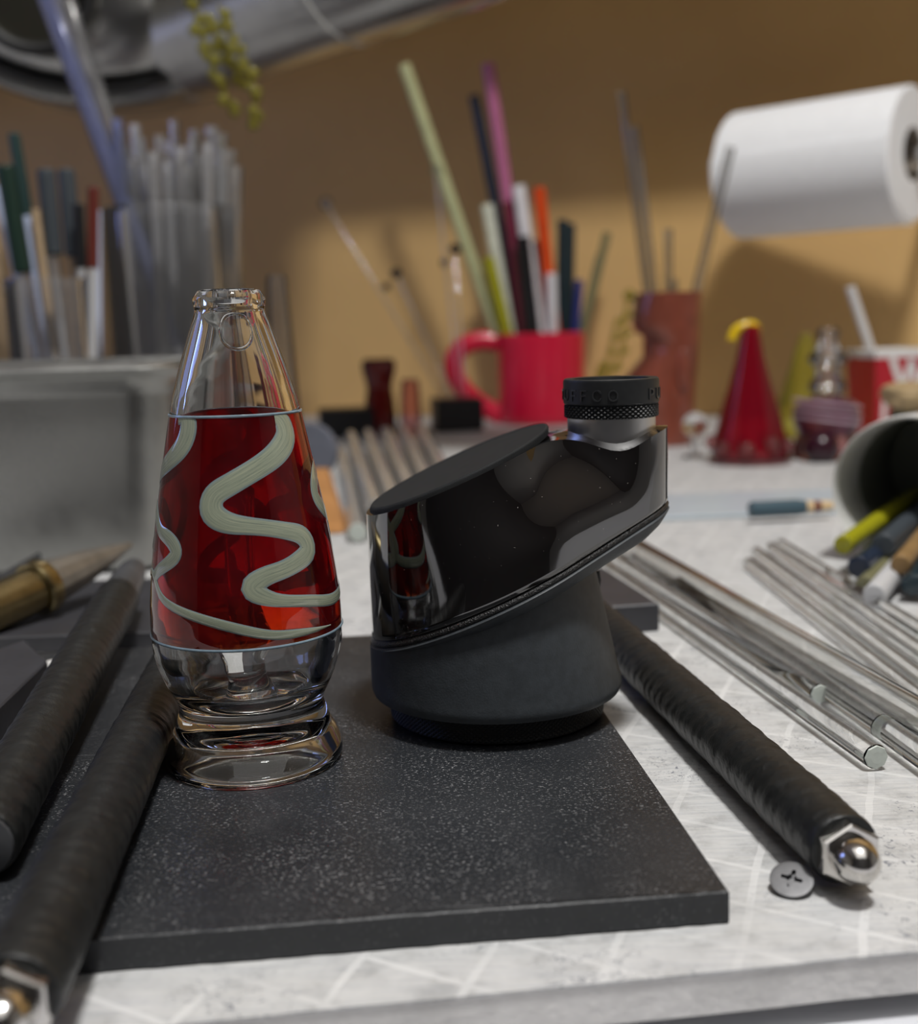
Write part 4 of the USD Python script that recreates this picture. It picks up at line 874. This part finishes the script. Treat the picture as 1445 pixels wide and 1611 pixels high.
for y in (634, 647, 660): part(t, 'swirl_line', torus(A(c[0], PY, P(1302, y, PY)[2]), 51.5 * PY / F, .0009, axis=(.14, 0, 1), n=56, k=8), M['lilac'])
part(t, 'lower_body', lathe([(x * PY / F, max(.0008, P(1302, y, PY)[2])) for y, x in [(682, 44), (695, 50), (715, 54), (732, 55), (742, 52)]], 48, (c[0], PY, 0)), M['pink_blown'])
q = P(1292, 704, PY - .020); part(t, 'plum_marble', ball(q + A(0, -.0015, 0), 27 * PY / F, 3), M['dark_plum'], smooth=60, label='dark plum marble set in front')
# red and white carton with a straw, tan bag
mat('carton_red', (0.46, 0.010, 0.022), 0.4, var=0.08, vscale=30); mat('carton_white', (0.75, 0.73, 0.71), 0.5, var=0.05, vscale=30); mat('kraft', (0.46, 0.33, 0.17), 0.65, var=0.2, vscale=60); mat('khaki', (0.16, 0.15, 0.085), 0.6, var=0.4, vscale=80, bump=.5, bscale=200)
CY = .66 * S
cl, cr_ = P(1368, 620, CY), P(1470, 620, CY); cw = cr_[0] - cl[0]; zt2 = P(1420, 560, CY)[2]
t = thing('red_carton', 'red and white carton with white lettering at the right edge', 'carton', A((cl[0] + cr_[0]) / 2, CY + cw / 2, 0))
def sq(w, z, yaw=.12):
    h = w / 2; pts = np.array([(-h, -h), (h, -h), (h, h), (-h, h)]); R2 = np.array([[math.cos(yaw), -math.sin(yaw)], [math.sin(yaw), math.cos(yaw)]])
    pp = pts @ R2.T + [(cl[0] + cr_[0]) / 2, CY + cw / 2]; return np.c_[pp, np.full(4, z)]
part(t, 'box', loft([sq(cw * .84, .0006), sq(cw, zt2), sq(cw * .96, zt2), sq(cw * .93, zt2 - .02)]), M['carton_red'], smooth=False)
part(t, 'rim', loft([sq(cw * 1.004, zt2 - .001), sq(cw * 1.02, zt2 + .004), sq(cw * .97, zt2 + .005), sq(cw * .95, zt2)]), M['carton_white'], smooth=False, label='white rim')
fa, fb = sq(cw * .84, .0006), sq(cw, zt2)
def face_pt(u, v): return (fa[0] * (1 - u) + fa[1] * u) * (1 - v) + (fb[0] * (1 - u) + fb[1] * u) * v
nf = np.cross(fa[1] - fa[0], fb[0] - fa[0]); nf /= np.linalg.norm(nf)
def stroke(uv, w):
    pts = np.array([face_pt(u, v) for u, v in uv]); out = []
    for a_, b_ in zip(pts[:-1], pts[1:]):
        d_ = (b_ - a_) / np.linalg.norm(b_ - a_); s_ = np.cross(nf, d_) * w
        q = [a_ - s_, b_ - s_, b_ + s_, a_ + s_]; out.append(trimesh.convex.convex_hull(np.array([x + nf * k_ for x in q for k_ in (.0001, .0006)])))
    return cat(*out)
part(t, 'lettering', cat(stroke([(.27, .98), (.46, .60), (.60, .96)], .0026), stroke([(.60, .96), (.70, .62), (.86, .97)], .0018)), M['carton_white'], smooth=False, label='white painted letter strokes')
part(t, 'side_stripe', stroke([(.12, .03), (.16, .55)], .0018), M['carton_white'], smooth=False)
stand('white_straw', 'white straw standing in the red carton', 'straw', (1338, 452), CY + .012, A(cl[0] + cw * .32, CY + cw * .42, zt2 - .018), .0034, 'carton_white', True)
BYY = .50 * S
bgp = [P(1395, 612, BYY), P(1440, 600, BYY), P(1500, 604, BYY)]
t = thing('tan_pouch', 'folded tan pouch with an olive lower half above the fallen cup', 'pouch', P(1450, 690, BYY))
def pillow(px, py, w, h, d, Y):
    c_ = P(px, py, Y); m_ = trimesh.creation.icosphere(4, 1.0); v = m_.vertices; v = np.sign(v) * np.abs(v) ** .65
    n1 = meshkit.fbm(m_.vertices * 2.3 + 5, 3) - .5; m_.vertices = v * [w, d, h] * (1 + .22 * n1)[:, None] + c_; return m_
k = BYY / F
part(t, 'flap', pillow(1452, 622, 58 * k, 22 * k, .020, BYY - .004), M['kraft'], smooth=60)
part(t, 'pocket', pillow(1455, 668, 50 * k, 40 * k, .016, BYY + .002), M['khaki'], smooth=60)
zb_ = P(1455, 700, BYY)[2]
part(t, 'base', cbox((.05, .03, zb_), P(1470, 690, BYY + .002) * A(1, 1, 0) + A(0, 0, zb_ / 2 + .0005), .003), M['khaki'], smooth=20)

# ================================================================== FALLEN WHITE CUP WITH ROD ENDS
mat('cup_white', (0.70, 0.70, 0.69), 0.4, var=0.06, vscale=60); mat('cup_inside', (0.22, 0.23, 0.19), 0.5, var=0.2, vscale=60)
CU = .320 * S
mcx = P(1428, 818, CU); Rm = 118 * zc(mcx) / F; mcx = A(mcx[0], CU, Rm + .0006)
axd = A(0.52, 0.85, -0.0); axd /= np.linalg.norm(axd)
Lc = .085; tilt = 0.0
t = thing('fallen_white_cup', 'white cup lying on its side at the right edge with its mouth towards us', 'cup', mcx * A(1, 1, 0))
part(t, 'cup', lathe([(Rm * .950, .0015), (Rm * .955, .0003), (Rm * .985, -.0008), (Rm, .0008), (Rm * .99, .01), (Rm * .86, Lc), (Rm * .8, Lc + .002), (.0002, Lc + .002), (.0002, Lc), (Rm * .825, Lc - .002)], 72, axis=(mcx, axd), closed=True), M['cup_white'], smooth=40)
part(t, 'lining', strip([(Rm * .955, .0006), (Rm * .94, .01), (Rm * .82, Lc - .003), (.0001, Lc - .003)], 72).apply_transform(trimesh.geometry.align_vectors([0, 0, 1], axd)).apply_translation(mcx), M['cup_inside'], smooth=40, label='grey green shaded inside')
mat('stick_wood', (0.30, 0.18, 0.07), 0.5, var=0.3, vscale=90)
ST = [((1327, 858), 'rod_olive', .0034, .0125, 'yellow green rod lying in the fallen cup'), ((1351, 893), 'rod_ink_blue', .0038, .0085, 'dark blue rod in the mouth of the fallen cup'), ((1390, 858), 'slate', .0040, .0130, 'slate grey rod in the mouth of the fallen cup'),
      ((1376, 937), 'pale_grey', .0036, .0045, 'pale grey rod poking furthest out of the fallen cup'), ((1361, 919), 'rod_moss', .0028, .0050, 'short mossy rod at the foot of the fallen cup'), ((1417, 889), 'stick_wood', .0032, .0105, 'brown wooden stick in the fallen cup'), ((1436, 921), 'rod_deep_teal', .0036, .0060, 'teal black rod at the right edge in the fallen cup')]
s_ = np.cross(A(0, 0, 1), axd)
for i, ((px_, py_q), m_, r_, zq, lab) in enumerate(ST):
    q = G(px_, py_q, zq); lat = np.clip((q - mcx) @ s_ * .62, -Rm * .62, Rm * .62)
    q2 = mcx + axd * (.066 + .002 * i) + s_ * lat
    q2[2] = mcx[2] - math.sqrt((Rm * .82 - r_) ** 2 - lat ** 2) + (.006 if i in (0, 2, 5) else .001)
    t_ = thing('cup_rod', lab, 'glass rod', (q + q2) / 2); part(t_, 'rod', rod(q, q2, r_, 14), M[m_], smooth=40)

# ================================================================== RULER AND MARKER
mat('ruler_blue', (0.50, 0.57, 0.62), 0.3, var=0.08, vscale=40); mat('marker_body', (0.045, 0.085, 0.11), 0.35); mat('marker_end', (0.62, 0.45, 0.25), 0.5)
rz = .0022
pts = [G(1030, 778, rz)[:2], G(1335, 768, rz)[:2], G(1345, 800, rz)[:2], G(1025, 813, rz)[:2]]
t = thing('blue_ruler', 'pale blue straightedge lying across the board behind the rods', 'ruler', A(*np.mean(pts, 0), 0)); part(t, 'strip', slab(Polygon(pts), .0002, rz, .0003), M['ruler_blue'], smooth=20)
ma, mb = G(1180, 802, .0062), G(1298, 796, .0062); d_ = mb - ma; L = np.linalg.norm(d_)
t = thing('dark_marker', 'dark teal marker with a red and wood end on the straightedge', 'marker', (ma + mb) / 2 * A(1, 1, 0) + A(0, 0, rz)); part(t, 'body', lathe([(.0030, 0), (.0038, .001), (.0038, L * .62), (.0030, L * .74)], 24, axis=(ma, d_)), M['marker_body'])
part(t, 'wood_end', lathe([(.0028, L * .74), (.0026, L * .84)], 20, axis=(ma, d_)), M['marker_end']); part(t, 'red_ring', lathe([(.0027, L * .84), (.0027, L * .93)], 20, axis=(ma, d_)), M['brick_red']); part(t, 'tip', lathe([(.0026, L * .93), (.0020, L * 1.1)], 20, axis=(ma, d_)), M['marker_end'])

# ================================================================== SMALL THINGS BEHIND, CENTRE
mat('charcoal_cube', (0.014, 0.014, 0.017), 0.45, var=0.3, vscale=100); mat('grey_disc', (0.16, 0.17, 0.21), 0.35, var=0.15, vscale=60); mat('orange_wood', (0.52, 0.25, 0.09), 0.45, var=0.2, vscale=70)
def cube_at(name, label, x0, x1, y0, y1, Y, dep, mt, yaw=.15, catg='block'):
    a_, b_ = P(x0, y1, Y), P(x1, y0, Y); w_ = b_[0] - a_[0]; z1 = b_[2]
    t_ = thing(name, label, catg, A((a_[0] + b_[0]) / 2, Y + dep / 2, 0)); part(t_, 'block', cbox((w_, dep, z1 - .0006), A((a_[0] + b_[0]) / 2, Y + dep / 2, (z1 + .0006) / 2), .0008, yaw), M[mt], smooth=20); return t_
cube_at('black_block', 'black block left of the small dark red vase', 500, 584, 643, 690, .78 * S, .04, 'charcoal_cube')
cube_at('black_block', 'black block left of the red mug under its handle', 682, 756, 627, 672, .80 * S, .04, 'charcoal_cube')
q = P(490, 698, .56 * S); t = thing('grey_disc', 'grey round disc on edge behind the bottle', 'disc', A(q[0], .56 * S, 0)); rr = 44 * zc(q) / F
part(t, 'disc', lathe([(rr * .9, -.003), (rr, -.002), (rr, .002), (rr * .9, .003)], 48, axis=(A(q[0], .56 * S, rr + .0005), A(-.35, -1, 0))), M['grey_disc'])
wq = G(512, 842, 0); t = thing('wood_wedge_block', 'orange brown wooden wedge right behind the bottle', 'wood piece', wq + A(0, .01, 0))
wv = [P(490, 742, .47 * S), P(512, 742, .47 * S), G(541, 838, .0005), G(478, 842, .0005)]; part(t, 'wedge', trimesh.convex.convex_hull(np.array([p + A(0, s_, 0) for p in wv for s_ in (0, .018)])), M['orange_wood'], smooth=False)
clear('maroon_blown', (0.60, 0.12, 0.10), 0.03, (0.14, 0.008, 0.010), 0.6)
vase('dark_red_vase', 'small dark red glass vase on the bench against the tan wall', 600, .80 * S, [(564, 22), (570, 27), (585, 26), (598, 22), (612, 20), (630, 23), (655, 25), (680, 24)], 'maroon_blown', 'vase')
vase('glass_vial', 'small pinkish glass vial between the dark red vase and the black block', 648, .78 * S, [(596, 10), (600, 14), (625, 16), (660, 17), (682, 16)], 'pink_blown', 'vial')
vase('clear_bottle_neck', 'clear glass flask standing right behind the red banded bottle', 452, .52 * S, [(432, 13), (440, 16), (470, 17), (520, 20), (600, 24), (700, 30), (760, 30)], 'blown', 'flask')
# glass dabbers standing in the black block, tips against the wall
bz_ = P(720, 627, .80 * S)[2]
clear('smoky', (0.25, 0.25, 0.28), 0.04, (0.03, 0.03, 0.035), 0.6)
for (tp, hx, hm, mt_, lab) in [((513, 320), 700, .0060, 'blown', 'clear glass dabber leaning farthest left with a ball tip'), ((624, 430), 712, .0052, 'smoky', 'black tipped glass dabber leaning left on the wall'), ((686, 268), 724, .0052, 'blown', 'tall clear glass dabber beside the pale green rod'), ((716, 392), 732, .0055, 'smoky', 'smoky tipped glass dabber left of the mug rods')]:
    ft = P(hx, 636, .815 * S); tpw = P(*tp, .855 * S); t_ = thing('glass_dabber', lab, 'glass dabber', A(ft[0], ft[1], bz_))
    ft[2] = bz_ + .0005
    part(t_, 'shaft', rod(ft, tpw, .0013, 10), M['tube_clear'], smooth=40); part(t_, 'ball_tip', ball(tpw, hm, 2), M[mt_], smooth=60)
    if mt_ == 'smoky': part(t_, 'bead', ball(tpw + A(-.010, 0, -.012), hm * .75, 2), M[mt_], smooth=60); 
q = P(955, 600, .82 * S)
t = thing('yellow_glass_sprig', 'thin curled yellow glass sprig right of the red mug', 'glass ornament', A(q[0], .82 * S, 0))
for i, pts_ in enumerate(([(950, 660), (948, 610), (958, 560), (970, 505)], [(950, 640), (962, 590), (976, 560), (984, 500), (991, 468)], [(950, 650), (940, 610), (944, 575)])):
    s_ = spline([P(*p_, .82 * S) for p_ in pts_], 20)
    if i == 0: s_[0][2] = .001
    part(t, 'stem', tube(s_, .0018, 8), M['yellow_glass'], smooth=50)
    for p_ in s_[4::3]: part(t, 'bead', ball(p_ + A(.003, 0, 0), .0036, 2), M['yellow_glass'], smooth=60)
part(t, 'ball', ball(P(991, 465, .82 * S), .0055, 2), M['yellow_glass'], smooth=60)

# ================================================================== PAPER ROLL ON ITS HOLDER
mat('paper', (0.93, 0.94, 0.96), 0.8, var=0.03, vscale=120, bump=0.25, bscale=350); mat('card_core', (0.25, 0.21, 0.17), 0.8)
ra, rbq = P(1166, 270, .79 * S), P(1438, 248, .715 * S)
d_ = rbq - ra; d_[2] = 0; L = np.linalg.norm(d_); d_ /= L; rm = (ra + rbq) / 2; ra = rm - d_ * L / 2; PR_ = 99 * zc(rm) / F
t = thing('paper_roll', 'white paper towel roll hanging on the wall at upper right', 'paper roll', ra)
part(t, 'paper', lathe([(PR_ * .40, 0), (PR_ * .97, 0), (PR_, .0015), (PR_, L - .0015), (PR_ * .97, L), (PR_ * .40, L)], 96, axis=(ra, d_), closed=True), M['paper'], smooth=40)
part(t, 'cardboard_core', lathe([(PR_ * .36, .001), (PR_ * .40, .001), (PR_ * .40, L - .001), (PR_ * .36, L - .001)], 48, axis=(ra, d_), closed=True), M['card_core'], smooth=40)
sd = np.cross(A(0, 0, 1), d_); sh = []
for a_ in np.linspace(math.radians(-95), math.radians(10), 30):
    v_ = -sd * 0; n_ = math.cos(a_) * -sd * -1; o_ = -np.cross(d_, A(0, 0, 1)) * -1
    n_ = math.cos(a_) * np.cross(d_, A(0, 0, 1)) + math.sin(a_) * A(0, 0, 1); sh.append((ra + n_ * (PR_ + .0002), ra + n_ * (PR_ + .0020)))
rg = [np.array([i_ + d_ * .001, o_ + d_ * .001, o_ + d_ * (L - .001), i_ + d_ * (L - .001)]) for i_, o_ in sh]
part(t, 'loose_sheet', loft(rg), M['paper'], smooth=40)
hz = ra - d_ * .012; hz2 = ra + d_ * (L + .02)
t = thing('roll_holder', 'steel rod bracket carrying the white paper roll', 'roll holder', ra)
part(t, 'rod', rod(hz, hz2, .006, 20), M['steel'])
for e_ in (hz2 - d_ * .003,):
    wpt = (e_ - W0) @ WN; q = e_ - WN * (wpt - .002)
    part(t, 'arm', tube([e_, (e_ + q) / 2, q], .005, 12), M['steel']); part(t, 'wall_plate', rod(q + WN * -.0015, q + WN * .002, .018, 24), M['steel'])
print('mesh prims', sum(p.IsA(UsdGeom.Mesh) for p in stage.Traverse()))
